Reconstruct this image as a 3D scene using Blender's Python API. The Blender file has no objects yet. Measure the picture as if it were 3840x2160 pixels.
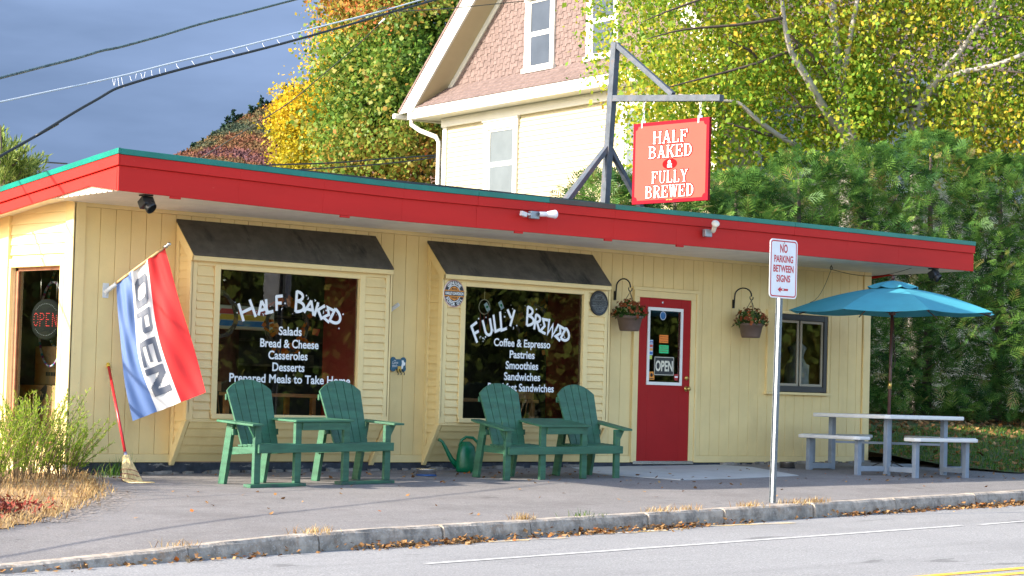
import bpy, bmesh, math, random
import numpy as np
from mathutils import Vector, Matrix
random.seed(7); rng=np.random.default_rng(7)
SC=bpy.context.scene; COL=SC.collection
V=Vector
R=math.radians
# ------------------------------------------------------------------ camera
CP=V((-12.2888,-19.8231,0.78172)); YAW,PITCH,ROLL,FPX=0.744496,0.04702,0.027025,8589.58
fwd=V((math.sin(YAW)*math.cos(PITCH),math.cos(YAW)*math.cos(PITCH),math.sin(PITCH)))
rgt0=V((math.cos(YAW),-math.sin(YAW),0)); up0=rgt0.cross(fwd)
rgt=rgt0*math.cos(ROLL)+up0*math.sin(ROLL); upv=up0*math.cos(ROLL)-rgt0*math.sin(ROLL)
cam=bpy.data.cameras.new('camera'); co=bpy.data.objects.new('camera',cam); COL.objects.link(co)
cam.sensor_width=36; cam.lens=36*FPX/3840; cam.clip_start=.1; cam.clip_end=3000
co.matrix_world=Matrix(((rgt.x,upv.x,-fwd.x,CP.x),(rgt.y,upv.y,-fwd.y,CP.y),(rgt.z,upv.z,-fwd.z,CP.z),(0,0,0,1)))
SC.camera=co
# ------------------------------------------------------------------ light
SUN_EL,SUN_B=26.0,15.0          # elevation, degrees behind the shop front
sd=V((-math.cos(R(SUN_B))*math.cos(R(SUN_EL)),math.sin(R(SUN_B))*math.cos(R(SUN_EL)),math.sin(R(SUN_EL))))
sl=bpy.data.lights.new('sun','SUN'); so=bpy.data.objects.new('sun',sl); COL.objects.link(so)
sl.energy=3.4; sl.angle=R(.55); sl.color=(1,.9,.74)
so.rotation_euler=(-sd).to_track_quat('-Z','Y').to_euler()
W=bpy.data.worlds.new('World'); SC.world=W; W.use_nodes=True
nt=W.node_tree; nt.nodes.clear(); N=nt.nodes.new; L=nt.links.new
sky=N('ShaderNodeTexSky'); sky.sky_type='NISHITA'; sky.sun_disc=False; sky.sun_elevation=R(SUN_EL); sky.sun_rotation=math.atan2(sd.x,sd.y); sky.air_density=1.0; sky.dust_density=1.5
b1=N('ShaderNodeBackground'); L(sky.outputs[0],b1.inputs[0]); b1.inputs[1].default_value=.15
tc=N('ShaderNodeTexCoord'); sep=N('ShaderNodeSeparateXYZ'); L(tc.outputs['Generated'],sep.inputs[0])
mp=N('ShaderNodeMapping'); mp.inputs['Scale'].default_value=(2.2,2.2,9); L(tc.outputs['Generated'],mp.inputs[0])
no=N('ShaderNodeTexNoise'); no.inputs['Scale'].default_value=2.6; no.inputs['Detail'].default_value=5; no.inputs['Roughness'].default_value=.5; L(mp.outputs[0],no.inputs[0])
rp=N('ShaderNodeMapRange'); rp.inputs[1].default_value=.03; rp.inputs[2].default_value=.22; rp.interpolation_type='SMOOTHSTEP'; L(sep.outputs[2],rp.inputs[0])
ad=N('ShaderNodeMath'); ad.operation='MULTIPLY_ADD'; L(no.outputs[0],ad.inputs[0]); ad.inputs[1].default_value=1.9; ad.inputs[2].default_value=-.92
ad2=N('ShaderNodeMath'); ad2.operation='ADD'; L(ad.outputs[0],ad2.inputs[0]); L(rp.outputs[0],ad2.inputs[1])
cr=N('ShaderNodeValToRGB'); cr.color_ramp.elements[0].color=(.075,.118,.205,1); cr.color_ramp.elements[1].color=(.178,.25,.405,1); cr.color_ramp.elements[0].position=.05
L(ad2.outputs[0],cr.inputs[0])
b2=N('ShaderNodeBackground'); L(cr.outputs[0],b2.inputs[0]); b2.inputs[1].default_value=.56
dt=N('ShaderNodeVectorMath'); dt.operation='DOT_PRODUCT'; L(tc.outputs['Generated'],dt.inputs[0]); dt.inputs[1].default_value=(.68,.73,0)
mr=N('ShaderNodeMapRange'); mr.inputs[1].default_value=.0; mr.inputs[2].default_value=.6; mr.interpolation_type='SMOOTHSTEP'; L(dt.outputs['Value'],mr.inputs[0])
mx=N('ShaderNodeMixShader'); L(mr.outputs[0],mx.inputs[0]); L(b1.outputs[0],mx.inputs[1]); L(b2.outputs[0],mx.inputs[2])
wo=N('ShaderNodeOutputWorld'); L(mx.outputs[0],wo.inputs[0])
SC.view_settings.view_transform='Standard'; SC.view_settings.look='None'; SC.view_settings.exposure=1.85; SC.view_settings.gamma=1
# ------------------------------------------------------------------ measuring helpers: a photo pixel (3840x2160) onto a real plane
def ray(u,v): return fwd+rgt*((u-1920)/FPX)-upv*((v-1080)/FPX)
def on(q,n,c):
    d=ray(*q); n=V(n); return CP+d*((c-n.dot(CP))/n.dot(d))
def PY(q,y=0.): return on(q,(0,1,0),y)
def PX(q,x=0.): return on(q,(1,0,0),x)
def PG(q): return on(q,(-.0105,-.035,1),-.13)
def PD(q,D): return CP+ray(*q)*D
def crop(ox,oy,s): return lambda x,y:(ox+x*s,oy+y*s)
r1=crop(0,500,.552); r2=crop(0,1250,.6279); r3=crop(640,780,.773); r4=crop(1500,850,.690); r5=crop(2300,850,.690); r6=crop(2800,800,.7591); r7=crop(1500,0,.552); r8=crop(2500,0,.69)
k1=crop(0,1650,.4969); k2=crop(1280,1650,.4969); k3=crop(2560,1650,.4969)
KM,KB=.1198,-5.38          # kerb back line y=KM*x+KB
def kdist(x,y): return (y-KM*x-KB)/math.sqrt(1+KM*KM)
def gz(x,y):
    z=-.13+.0105*max(-14,min(x,22))+.035*min(y,0)
    d=kdist(x,y); k=max(0,min(1,(-.6-x)/4.2)); w=max(0,1-max(d,0)/2.0)
    return z-.10*k*k*(3-2*k)*w
def zroad(x,y):
    xs=(x+KM*(y-KB))/(1+KM*KM); xs=max(-60,min(60,xs)); return -.13+.0105*xs+.035*(KM*xs+KB)-.135
# ------------------------------------------------------------------ materials
def mat(name,col,rough=.6,var=.0,scale=6,bump=0,bscale=40,metal=0,col2=None,spec=.5,streak=(1,1,1),detail=4,lo=.35,hi=.65,coat=0):
    m=bpy.data.materials.new(name); m.use_nodes=True; t=m.node_tree; b=t.nodes['Principled BSDF']
    b.inputs['Roughness'].default_value=rough; b.inputs['Metallic'].default_value=metal; b.inputs['Specular IOR Level'].default_value=spec; b.inputs['Coat Weight'].default_value=coat
    c=(*col,1); b.inputs['Base Color'].default_value=c
    if var or col2 or bump:
        g=t.nodes.new('ShaderNodeNewGeometry'); mpp=t.nodes.new('ShaderNodeMapping'); mpp.inputs['Scale'].default_value=streak; t.links.new(g.outputs['Position'],mpp.inputs[0])
    if var or col2:
        n=t.nodes.new('ShaderNodeTexNoise'); n.inputs['Scale'].default_value=scale; n.inputs['Detail'].default_value=detail; n.inputs['Roughness'].default_value=.6; t.links.new(mpp.outputs[0],n.inputs[0])
        r=t.nodes.new('ShaderNodeValToRGB'); e=r.color_ramp.elements; e[0].position=lo; e[1].position=hi
        d=col2 if col2 else tuple(min(1,x*(1+var)) for x in col); a=col if col2 else tuple(x*(1-var) for x in col)
        e[0].color=(*a,1); e[1].color=(*d,1); t.links.new(n.outputs[0],r.inputs[0]); t.links.new(r.outputs[0],b.inputs['Base Color'])
    if bump:
        n2=t.nodes.new('ShaderNodeTexNoise'); n2.inputs['Scale'].default_value=bscale; n2.inputs['Detail'].default_value=3; t.links.new(mpp.outputs[0],n2.inputs[0])
        bp=t.nodes.new('ShaderNodeBump'); bp.inputs['Strength'].default_value=bump; bp.inputs['Distance'].default_value=.01; t.links.new(n2.outputs[0],bp.inputs['Height']); t.links.new(bp.outputs[0],b.inputs['Normal'])
    return m
def over(m,col,scale,lo,hi,streak=(1,1,1),amount=1.,detail=5,rough=None):
    """lay a second noise-masked colour (stain, wear, speckle) over a material"""
    t=m.node_tree; b=t.nodes['Principled BSDF']; s=b.inputs['Base Color']
    mi=t.nodes.new('ShaderNodeMix'); mi.data_type='RGBA'
    if s.is_linked: t.links.new(s.links[0].from_socket,mi.inputs[6])
    else: mi.inputs[6].default_value=s.default_value
    mi.inputs[7].default_value=(*col,1)
    g=t.nodes.new('ShaderNodeNewGeometry'); mpp=t.nodes.new('ShaderNodeMapping'); mpp.inputs['Scale'].default_value=streak; t.links.new(g.outputs['Position'],mpp.inputs[0])
    n=t.nodes.new('ShaderNodeTexNoise'); n.inputs['Scale'].default_value=scale; n.inputs['Detail'].default_value=detail; n.inputs['Roughness'].default_value=.65; t.links.new(mpp.outputs[0],n.inputs[0])
    r=t.nodes.new('ShaderNodeMapRange'); r.inputs[1].default_value=lo; r.inputs[2].default_value=hi; r.inputs[4].default_value=amount; t.links.new(n.outputs[0],r.inputs[0])
    t.links.new(r.outputs[0],mi.inputs[0]); t.links.new(mi.outputs[2],s); return m
def leafmat(name,stops,trans=.35,gloss=.08):
    gloss*=.35
    m=bpy.data.materials.new(name); m.use_nodes=True; t=m.node_tree; t.nodes.clear(); n=t.nodes.new; l=t.links.new
    a=n('ShaderNodeAttribute'); a.attribute_name='rnd'; r=n('ShaderNodeValToRGB'); e=r.color_ramp.elements
    while len(e)<len(stops): e.new(.5)
    for x,(p,c) in zip(e,stops): x.position=p; x.color=(*c,1)
    l(a.outputs['Fac'],r.inputs[0])
    d=n('ShaderNodeBsdfDiffuse'); tr=n('ShaderNodeBsdfTranslucent'); gl=n('ShaderNodeBsdfGlossy'); gl.inputs['Roughness'].default_value=.45; gl.inputs['Color'].default_value=(.6,.6,.6,1)
    l(r.outputs[0],d.inputs[0]); l(r.outputs[0],tr.inputs[0])
    x=n('ShaderNodeMixShader'); x.inputs[0].default_value=trans; l(d.outputs[0],x.inputs[1]); l(tr.outputs[0],x.inputs[2])
    y=n('ShaderNodeMixShader'); y.inputs[0].default_value=gloss; l(x.outputs[0],y.inputs[1]); l(gl.outputs[0],y.inputs[2])
    o=n('ShaderNodeOutputMaterial'); l(y.outputs[0],o.inputs[0]); return m
def glassmat(name,tint=(.93,.96,.95),ior=1.5,boost=1.0):
    m=bpy.data.materials.new(name); m.use_nodes=True; t=m.node_tree; t.nodes.clear(); n=t.nodes.new; l=t.links.new
    tr=n('ShaderNodeBsdfTransparent'); tr.inputs[0].default_value=(*tint,1); gl=n('ShaderNodeBsdfGlossy'); gl.inputs['Roughness'].default_value=.0
    f=n('ShaderNodeFresnel'); f.inputs[0].default_value=ior; mu=n('ShaderNodeMath'); mu.operation='MULTIPLY'; mu.inputs[1].default_value=boost; l(f.outputs[0],mu.inputs[0])
    g=n('ShaderNodeTexCoord'); ns=n('ShaderNodeTexNoise'); ns.inputs['Scale'].default_value=1.1; l(g.outputs['Object'],ns.inputs[0]); bp=n('ShaderNodeBump'); bp.inputs['Strength'].default_value=.008; bp.inputs['Distance'].default_value=.05; l(ns.outputs[0],bp.inputs['Height']); l(bp.outputs[0],gl.inputs['Normal'])
    x=n('ShaderNodeMixShader'); l(mu.outputs[0],x.inputs[0]); l(tr.outputs[0],x.inputs[1]); l(gl.outputs[0],x.inputs[2])
    o=n('ShaderNodeOutputMaterial'); l(x.outputs[0],o.inputs[0]); return m
def emat(name,col,s):
    m=bpy.data.materials.new(name); m.use_nodes=True; b=m.node_tree.nodes['Principled BSDF']; b.inputs['Base Color'].default_value=(*col,1); b.inputs['Emission Color'].default_value=(*col,1); b.inputs['Emission Strength'].default_value=s; return m
M={}
M['yellow']=over(over(mat('yellow_paint',(.80,.605,.275),.55,.07,1.3,.12,60),(.50,.34,.14),2.2,.56,.78,(1,1,.35),.4),(.30,.22,.12),38,.69,.76,(1,1,1),.5)
M['yellowtrim']=over(mat('yellow_trim_paint',(.81,.625,.295),.5,.05,3,.08,50),(.36,.27,.17),34,.68,.73,(1,1,.5),.7)
M['cream']=mat('cream_clapboard_paint',(.80,.66,.36),.55,.04,2)
M['red']=over(mat('red_fascia_paint',(.53,.020,.016),.6,.09,1.2,.06,30,streak=(.3,1,2),spec=.2),(.60,.10,.07),45,.66,.74,(.4,1,1),.5)
M['green_edge']=over(mat('green_metal_edge',(.0,.165,.125),.35,.15,2),(.06,.05,.04),1.2,.62,.7,(1,1,1),.5)
M['brown_edge']=mat('brown_metal_edge',(.055,.04,.035),.4,.2,2)
M['soffit']=mat('soffit_vinyl',(.76,.71,.63),.5,.06,4)
M['awning']=over(mat('dark_awning_shingle',(.085,.073,.057),.9,.22,7,.5,120),(.012,.011,.010),2.0,.54,.66,(1.6,.5,.6),.9)
M['foundation']=over(mat('foundation_block',(.035,.040,.052),.9,.4,8,.4,50),(.3,.28,.25),5,.6,.66,(1,1,3),.8)
M['white']=mat('white_paint',(.80,.79,.76),.45,.03,5)
M['vinyl']=mat('white_vinyl_letter',(.82,.83,.84),.5)
M['door_red']=mat('red_door_paint',(.36,.012,.012),.6,.06,2,.04,30,spec=.2)
M['bench']=over(mat('green_bench_paint',(.029,.115,.064),.55,.22,3,.15,60,streak=(1,1,6)),(.11,.22,.06),14,.61,.74,(1,1,.5),.55)
M['bench_runner']=over(mat('worn_green_runner_paint',(.029,.115,.064),.55,.2,6),(.05,.05,.06),9,.5,.65,(1,1,1),.7)
M['can']=mat('green_can_plastic',(.0,.125,.055),.3,.06,5,spec=.5)
M['steel']=mat('brushed_steel',(.62,.62,.62),.25,.05,20,metal=1)
M['galv']=over(mat('galvanised_steel',(.17,.195,.22),.45,.12,14,.05,80,metal=.85),(.32,.35,.38),50,.55,.62,(1,1,1),.5)
M['frame_steel']=over(mat('painted_post_steel',(.055,.07,.095),.6,.3,9,.1,60),(.10,.06,.045),9,.54,.68,(1,1,1),.6)
M['signface']=mat('coral_sign_face',(.46,.068,.052),.7,.03,2,spec=.1); M['signedge']=mat('crimson_sign_border',(.20,.005,.014),.7,spec=.1)
M['signred']=mat('red_letter_outline',(.15,.0,.003),.7,spec=.1); M['signyellow']=mat('small_yellow_print',(.7,.5,.12),.5)
M['black']=mat('black_metal',(.012,.012,.013),.45,.2,20); M['iron']=mat('black_iron_hook',(.015,.014,.013),.5)
M['pot']=mat('brown_pot_plastic',(.125,.085,.068),.55,.1,9)
M['wood']=mat('pole_wood',(.55,.36,.17),.5,.12,20,streak=(1,1,.2)); M['tablewood']=mat('interior_wood',(.42,.20,.07),.45,.2,12,streak=(.3,1,1))
M['darkwood']=mat('dark_umbrella_wood',(.07,.028,.022),.4,.25,14,streak=(1,1,.2)); M['brass']=mat('brass',(.62,.42,.13),.3,.1,10,metal=1)
M['teal']=mat('teal_canopy_cloth',(.055,.33,.43),.75,.06,3,.1,220)
M['plastic']=mat('grey_white_plastic',(.62,.63,.63),.5,.04,5,.05,90); M['greysteel']=mat('grey_powder_steel',(.20,.245,.31),.5,.1,8)
M['straw']=mat('broom_straw',(.86,.63,.31),.8,.25,30,streak=(1,1,.15)); M['redhandle']=mat('red_handle',(.42,.014,.02),.3); M['redcord']=mat('red_stitch',(.35,.05,.06),.8)
M['glass']=glassmat('window_glass',(.86,.90,.88),1.5,1.8); M['glass_far']=glassmat('house_window_glass',(.25,.28,.33),1.5,1.2)
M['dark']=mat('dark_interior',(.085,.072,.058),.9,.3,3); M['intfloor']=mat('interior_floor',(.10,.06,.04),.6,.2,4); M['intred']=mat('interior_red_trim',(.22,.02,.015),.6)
M['asphalt']=over(over(over(over(over(mat('pavement_asphalt',(.172,.162,.162),.92,.10,1.1,.6,150,detail=8),(.36,.35,.34),75,.54,.62,(1,1,1),.6),(.06,.056,.056),48,.54,.64,(1,1,1),.55),(.115,.105,.104),1.3,.50,.68,(1,1.6,1),.55),(.25,.24,.235),7,.56,.7,(1,1,1),.35),(.07,.065,.065),.8,.655,.675,(1,1,1),.5)
M['road']=over(over(over(over(over(mat('road_asphalt',(.225,.225,.232),.9,.07,.7,.6,140,detail=8,streak=(1,.35,1)),(.47,.47,.47),70,.53,.62,(1,1,1),.6),(.085,.085,.09),46,.53,.63,(1,1,1),.6),(.14,.14,.146),.45,.52,.75,(.3,1.6,1),.5),(.09,.09,.095),.35,.56,.72,(.12,2.2,1),.35),(.06,.06,.062),1.1,.66,.68,(.5,1.2,1),.5)
M['concrete']=over(mat('door_slab_concrete',(.40,.41,.41),.9,.06,3,.25,80),(.28,.27,.26),1.6,.55,.7,(1,1,1),.5)
M['granite']=over(over(over(mat('granite_kerb',(.34,.29,.24),.9,.35,9,.8,40),(.46,.43,.40),60,.55,.62,(1,1,1),.6),(.09,.085,.08),5,.54,.70,(1,1,.5),.65),(.26,.15,.08),6,.58,.68,(1,1,1),.55)
M['whiteline']=over(mat('white_road_paint',(.48,.48,.48),.8,.05,6),(.30,.30,.30),22,.48,.62,(1,1,1),.85); M['yellowline']=over(mat('yellow_road_paint',(.70,.37,.03),.8,.08,6),(.40,.38,.34),22,.55,.66,(1,1,1),.7)
M['scuff']=over(mat('yellow_scuff_paint',(.62,.42,.10),.9),(.375,.365,.36),9,.40,.52,(.3,3,1),1.)
M['soil']=over(over(mat('bare_soil',(.30,.19,.10),.95,.35,6,.8,60),(.40,.27,.14),25,.5,.65,(1,1,1),.8),(.17,.11,.06),14,.55,.7,(1,1,1),.5)
M['mulch']=mat('red_mulch',(.19,.045,.03),.95,.5,45,.9,60); M['sand']=over(mat('sandy_grit',(.29,.25,.22),.95,.2,20,.4,90),(.26,.225,.20),9,.45,.6,(1,1,1),.8)
M['lawn']=over(mat('lawn_turf',(.035,.075,.012),.95,.5,9,.8,60),(.16,.085,.03),5,.5,.62,(1,1,1),.8)
M['field']=over(mat('rough_ground',(.20,.19,.10),.95,.3,.4),(.28,.22,.12),1.2,.5,.65)
M['wire']=mat('black_cable',(.018,.022,.022),.5); M['wire_teal']=mat('twisted_cable',(.06,.10,.10),.5,.8,30); M['wire_white']=mat('bright_steel_strand',(.62,.66,.68),.45)
M['tape']=mat('white_filament',(.85,.86,.88),.6)
# ------------------------------------------------------------------ builders
class MB:
    def __init__(s): s.v=[]; s.f=[]; s.mi=[]; s.cur=0; s.sm=False; s.smf=[]
    def add(s,vs,fs):
        o=len(s.v); s.v+= [tuple(x) for x in vs]
        for f in fs: s.f.append([i+o for i in f]); s.mi.append(s.cur); s.smf.append(s.sm)
        return s
    def poly(s,*p): return s.add(p,[list(range(len(p)))])
    def box(s,x0,x1,y0,y1,z0,z1):
        v=[(x,y,z) for z in (z0,z1) for y in (y0,y1) for x in (x0,x1)]
        return s.add(v,[(0,2,3,1),(4,5,7,6),(0,1,5,4),(2,6,7,3),(0,4,6,2),(1,3,7,5)])
    def obox(s,c,ax,h):
        c=V(c); a=[V(x).normalized()*k for x,k in zip(ax,h)]
        v=[c+a[0]*i+a[1]*j+a[2]*k for k in (-1,1) for j in (-1,1) for i in (-1,1)]
        return s.add(v,[(0,2,3,1),(4,5,7,6),(0,1,5,4),(2,6,7,3),(0,4,6,2),(1,3,7,5)])
    def beam(s,p,q,w,h,up=(0,0,1)):
        p,q=V(p),V(q); d=(q-p); u=V(up); sx=d.cross(u)
        if sx.length<1e-6: sx=d.cross(V((0,1,0)))
        sx.normalize(); uz=sx.cross(d).normalized()
        return s.obox((p+q)/2,(d,sx,uz),(d.length/2,w/2,h/2))
    def prism(s,poly,vec):
        p=[V(x) for x in poly]; e=V(vec); n=len(p)
        return s.add(p+[x+e for x in p],[list(range(n))[::-1],list(range(n,2*n))]+[(i,(i+1)%n,(i+1)%n+n,i+n) for i in range(n)])
    def tube(s,path,r,n=8,cap=True):
        P=[V(p) for p in path]; rr=r if hasattr(r,'__len__') else [r]*len(P); vs=[]; fs=[]; prev=None
        for i,p in enumerate(P):
            d=(P[min(i+1,len(P)-1)]-P[max(i-1,0)]).normalized()
            a=(prev-d*prev.dot(d)) if prev is not None else d.orthogonal()
            if a.length<1e-6: a=d.orthogonal()
            a.normalize(); prev=a; b=d.cross(a)
            for k in range(n):
                t=2*math.pi*k/n; vs.append(p+(a*math.cos(t)+b*math.sin(t))*rr[i])
        for i in range(len(P)-1):
            for k in range(n): fs.append((i*n+k,i*n+(k+1)%n,(i+1)*n+(k+1)%n,(i+1)*n+k))
        if cap: fs+= [tuple(range(n))[::-1],tuple(range((len(P)-1)*n,len(P)*n))]
        o=s.sm; s.sm=True; s.add(vs,fs); s.sm=o; return s
    def lathe(s,prof,c,n=20,axis=(0,0,1),sq=(1,1)):
        ax=V(axis).normalized(); a=ax.orthogonal().normalized() if abs(ax.z)<.99 else V((1,0,0)); b=ax.cross(a); c=V(c); vs=[]; fs=[]
        for r,z in prof:
            for k in range(n):
                t=2*math.pi*k/n; vs.append(c+ax*z+a*(r*math.cos(t)*sq[0])+b*(r*math.sin(t)*sq[1]))
        for i in range(len(prof)-1):
            for k in range(n): fs.append((i*n+k,i*n+(k+1)%n,(i+1)*n+(k+1)%n,(i+1)*n+k))
        o=s.sm; s.sm=True; s.add(vs,fs); s.sm=o; return s
    def ball(s,c,r,n=10,sq=(1,1,1)):
        c=V(c); vs=[]; fs=[]; m=n//2
        for i in range(m+1):
            ph=math.pi*i/m
            for k in range(n):
                t=2*math.pi*k/n; vs.append(c+V((math.sin(ph)*math.cos(t)*sq[0],math.sin(ph)*math.sin(t)*sq[1],math.cos(ph)*sq[2]))*r)
        for i in range(m):
            for k in range(n): fs.append((i*n+k,i*n+(k+1)%n,(i+1)*n+(k+1)%n,(i+1)*n+k))
        o=s.sm; s.sm=True; s.add(vs,fs); s.sm=o; return s
    def map2d(s,vs,fs,o,X,Y): o,X,Y=V(o),V(X),V(Y); return s.add([o+X*x+Y*y for x,y in vs],fs)
    def text(s,body,o,X,Y,size,width=None,bold=0.,align='CENTER',rot=0):
        vs,fs=glyphs(body,bold); a=np.array(vs); x0,x1=a[:,0].min(),a[:,0].max(); h=.7
        k=size/h; kx=k if width is None else width/(x1-x0)
        off={'CENTER':-(x0+x1)/2,'LEFT':-x0,'RIGHT':-x1}[align]
        c_,s_=math.cos(rot),math.sin(rot)
        pts=[((x+off)*kx,y*k) for x,y in vs]; pts=[(x*c_-y*s_,x*s_+y*c_) for x,y in pts]
        return s.map2d(pts,fs,o,X,Y)
    def build(s,name,m,parent=None,loc=None,bev=0,smooth=False):
        ms=m if isinstance(m,(list,tuple)) else [m]
        root=parent
        while root is not None and root.parent: root=root.parent
        base=V(root['base']) if root is not None and 'base' in root else (V(root.location) if root is not None else V(loc or (0,0,0)))
        me=bpy.data.meshes.new(name); me.from_pydata([tuple(V(p)-base) for p in s.v],[],s.f)
        for x in ms: me.materials.append(x)
        if s.f:
            me.polygons.foreach_set('material_index',s.mi); me.polygons.foreach_set('use_smooth',[bool(a or smooth) for a in s.smf])
        me.update(); ob=bpy.data.objects.new(name,me); COL.objects.link(ob)
        if parent is not None: ob.parent=parent
        else: ob.location=base
        if bev:
            b=ob.modifiers.new('bevel','BEVEL'); b.width=bev; b.segments=2; b.limit_method='ANGLE'
        return ob
_gc={}
def glyphs(body,bold=0.):
    k=(body,bold)
    if k not in _gc:
        cu=bpy.data.curves.new('t','FONT'); cu.body=body; cu.size=1; cu.offset=bold; cu.resolution_u=4; ob=bpy.data.objects.new('t',cu)
        me=ob.to_mesh(); vs=[(v.co.x,v.co.y) for v in me.vertices]; fs=[list(p.vertices) for p in me.polygons]; ob.to_mesh_clear(); bpy.data.objects.remove(ob); bpy.data.curves.remove(cu); _gc[k]=(vs,fs)
    return _gc[k]
def tag(o,label=None,cat=None,group=None,kind=None):
    for k,v in (('label',label),('category',cat),('group',group),('kind',kind)):
        if v: o[k]=v
    return o
def thing(name,loc,label,cat,group=None,kind=None):
    o=bpy.data.objects.new(name,None); COL.objects.link(o); o.location=V(loc); o.empty_display_size=.1; return tag(o,label,cat,group,kind)
def npmesh(name,verts,quads,rnd,m,parent=None,loc=(0,0,0),smooth=False):
    """verts (n,3), quads (k,4), per-face random colour value"""
    base=np.array(V(loc) if parent is None else parent.location)
    verts=(np.asarray(verts)-base).astype(np.float32); quads=np.asarray(quads,dtype=np.int32); w=quads.shape[1]
    me=bpy.data.meshes.new(name); me.vertices.add(len(verts)); me.vertices.foreach_set('co',verts.ravel())
    me.loops.add(quads.size); me.loops.foreach_set('vertex_index',quads.ravel()); me.polygons.add(len(quads)); me.polygons.foreach_set('loop_start',np.arange(0,quads.size,w,dtype=np.int32))
    me.update(calc_edges=True); a=me.attributes.new('rnd','FLOAT','FACE'); a.data.foreach_set('value',np.asarray(rnd,dtype=np.float32))
    me.materials.append(m); ob=bpy.data.objects.new(name,me); COL.objects.link(ob)
    if parent is not None: ob.parent=parent
    else: ob.location=loc
    return ob
def unit(a): return a/np.maximum(np.linalg.norm(a,axis=-1,keepdims=True),1e-9)
def leaves(c,size,asp=.6,droop=.3,nbias=None,rs=rng):
    """kite-shaped leaves at the points c: returns verts, quads"""
    n=len(c); d=unit(rs.normal(size=(n,3))-np.array([0,0,droop])); nn=rs.normal(size=(n,3))+ (nbias if nbias is not None else 0)
    s=unit(np.cross(d,nn)); sz=size*np.clip(rs.lognormal(-.05,.28,(n,1)),.4,1.7); nv=np.cross(s,d)
    a=c; b=c+d*sz*.42+s*sz*asp*.5-nv*sz*.06; t=c+d*sz; e=c+d*sz*.42-s*sz*asp*.5-nv*sz*.06
    v=np.stack([a,b,t,e],1).reshape(-1,3); q=np.arange(4*n).reshape(n,4); return v,q
# ================================================================== SETTING
def grid(name,xs,ys,zf,m,kind='structure',clip=None):
    b=MB(); nx,ny=len(xs),len(ys)
    vs=[]
    for y in ys:
        for x in xs:
            yy=y(x) if callable(y) else y; vs.append((x,yy,zf(x,yy)))
    b.add(vs,[(j*nx+i,j*nx+i+1,(j+1)*nx+i+1,(j+1)*nx+i) for j in range(ny-1) for i in range(nx-1)]); b.sm=True
    o=b.build(name,m,smooth=True); o['kind']=kind; return o
def frange(a,b,n): return [a+(b-a)*i/(n-1) for i in range(n)]
# far ground reaching the horizon, a little under everything else
def zfield(x,y):
    d=math.hypot(x-5,y); 
    return (-.62 if y<9 else -.62+min((y-9)*.03,.3))
grid('ground',frange(-900,1100,41),frange(-900,1100,41),lambda x,y:-.72,M['field'])
KL=lambda off:(lambda x:KM*x+KB+off*math.sqrt(1+KM*KM))
xs=frange(-40,60,161)
grid('sidewalk',xs,[KL(.0),KL(.3),KL(.7),KL(1.2),KL(1.8),lambda x:KM*x+KB+2.6,lambda x:max(KM*x+KB+2.7,-1.2),lambda x:max(KM*x+KB+2.8,-.0),lambda x:max(KM*x+KB+2.9,1.5)],gz,M['asphalt'])
grid('road',frange(-80,90,35),[KL(-.12),KL(-1.5),KL(-3.5),KL(-6),KL(-10),KL(-13)],zroad,M['road'])
grid('far_verge',frange(-80,90,18),[KL(-13.02),KL(-30)],lambda x,y:zroad(x,y)+.03,M['field'])
# granite kerb: separate blocks with open joints, dipping to the drive at the left
kb=MB(); rk=random.Random(3)
jx=[-9.5,-7.6,-5.9,-4.3,-2.57,-1.23,.2,1.32,3.0,4.2,5.75,7.3,9.0,11.0,13.2,15.4,17.6,19.8,22,25,28,31,34,37,40]
for a,b in zip(jx[:-1],jx[1:]):
    a+=.012; b-=.012; nseg=7; jo=rk.uniform(-.012,.012); rows=[]
    for i in range(nseg+1):
        x=a+(b-a)*i/nseg; yb=KM*x+KB; zt=gz(x,yb)+.012; zb=zroad(x,yb)-.15; wob=rk.uniform(-.012,.012)
        n=V((KM,-1,0)).normalized()
        p=lambda off,z:V((x,yb,0))+n*off+V((0,0,z))
        rows.append([p(0,zb),p(0,zt),p(.105+jo,zt+rk.uniform(-.006,.004)),p(.128+jo+wob*.5,zt-.02+wob*.5),p(.142+jo+wob,zt-.075),p(.150+jo+wob,zb)])
    vs=[q for r in rows for q in r]; m_=6
    fs=[(i*m_+k,i*m_+k+1,(i+1)*m_+k+1,(i+1)*m_+k) for i in range(nseg) for k in range(m_-1)]+[tuple(range(m_)),tuple(range(nseg*m_,nseg*m_+m_))[::-1]]
    kb.add(vs,fs)
o=kb.build('kerb',M['granite']); o['kind']='structure'
# road paint, lifted off the road sheet
def strip(name,pts,w,m,lift=.004,ragged=0):
    b=MB(); n=len(pts); vs=[]
    for i,p in enumerate(pts):
        d=(V(pts[min(i+1,n-1)])-V(pts[max(i-1,0)])); d.z=0; d.normalize(); s=V((-d.y,d.x,0))*w/2
        for k in (1,-1):
            q=V(p)+s*k*(1+(random.uniform(-ragged,ragged))); q.z=zroad(q.x,q.y)+lift; vs.append(q)
    b.add(vs,[(2*i,2*i+1,2*i+3,2*i+2) for i in range(n-1)]); o=b.build(name,m); o['kind']='structure'; return o
def zr_on(q):
    p=PG(q); 
    for _ in range(12): p=on(q,(0,0,1),zroad(p.x,p.y))
    return p
wa,wb=zr_on(k2(640,937)),zr_on(k3(2100,648)); wc,wd=zr_on(k3(2240,642)),zr_on(k3(2576,614))
strip('edge_line_marking',[wa.lerp(wb,i/30) for i in range(31)],.085,M['whiteline'],ragged=.12)
strip('edge_line_marking',[wc.lerp(wd,i/20) if i<=10 else wd+(wd-wc)*((i-10)*.8) for i in range(21)],.08,M['whiteline'],ragged=.12)
ya,yb_=zr_on(k3(2000,1016)),zr_on(k3(2576,968)); dv=(yb_-ya)
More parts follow.
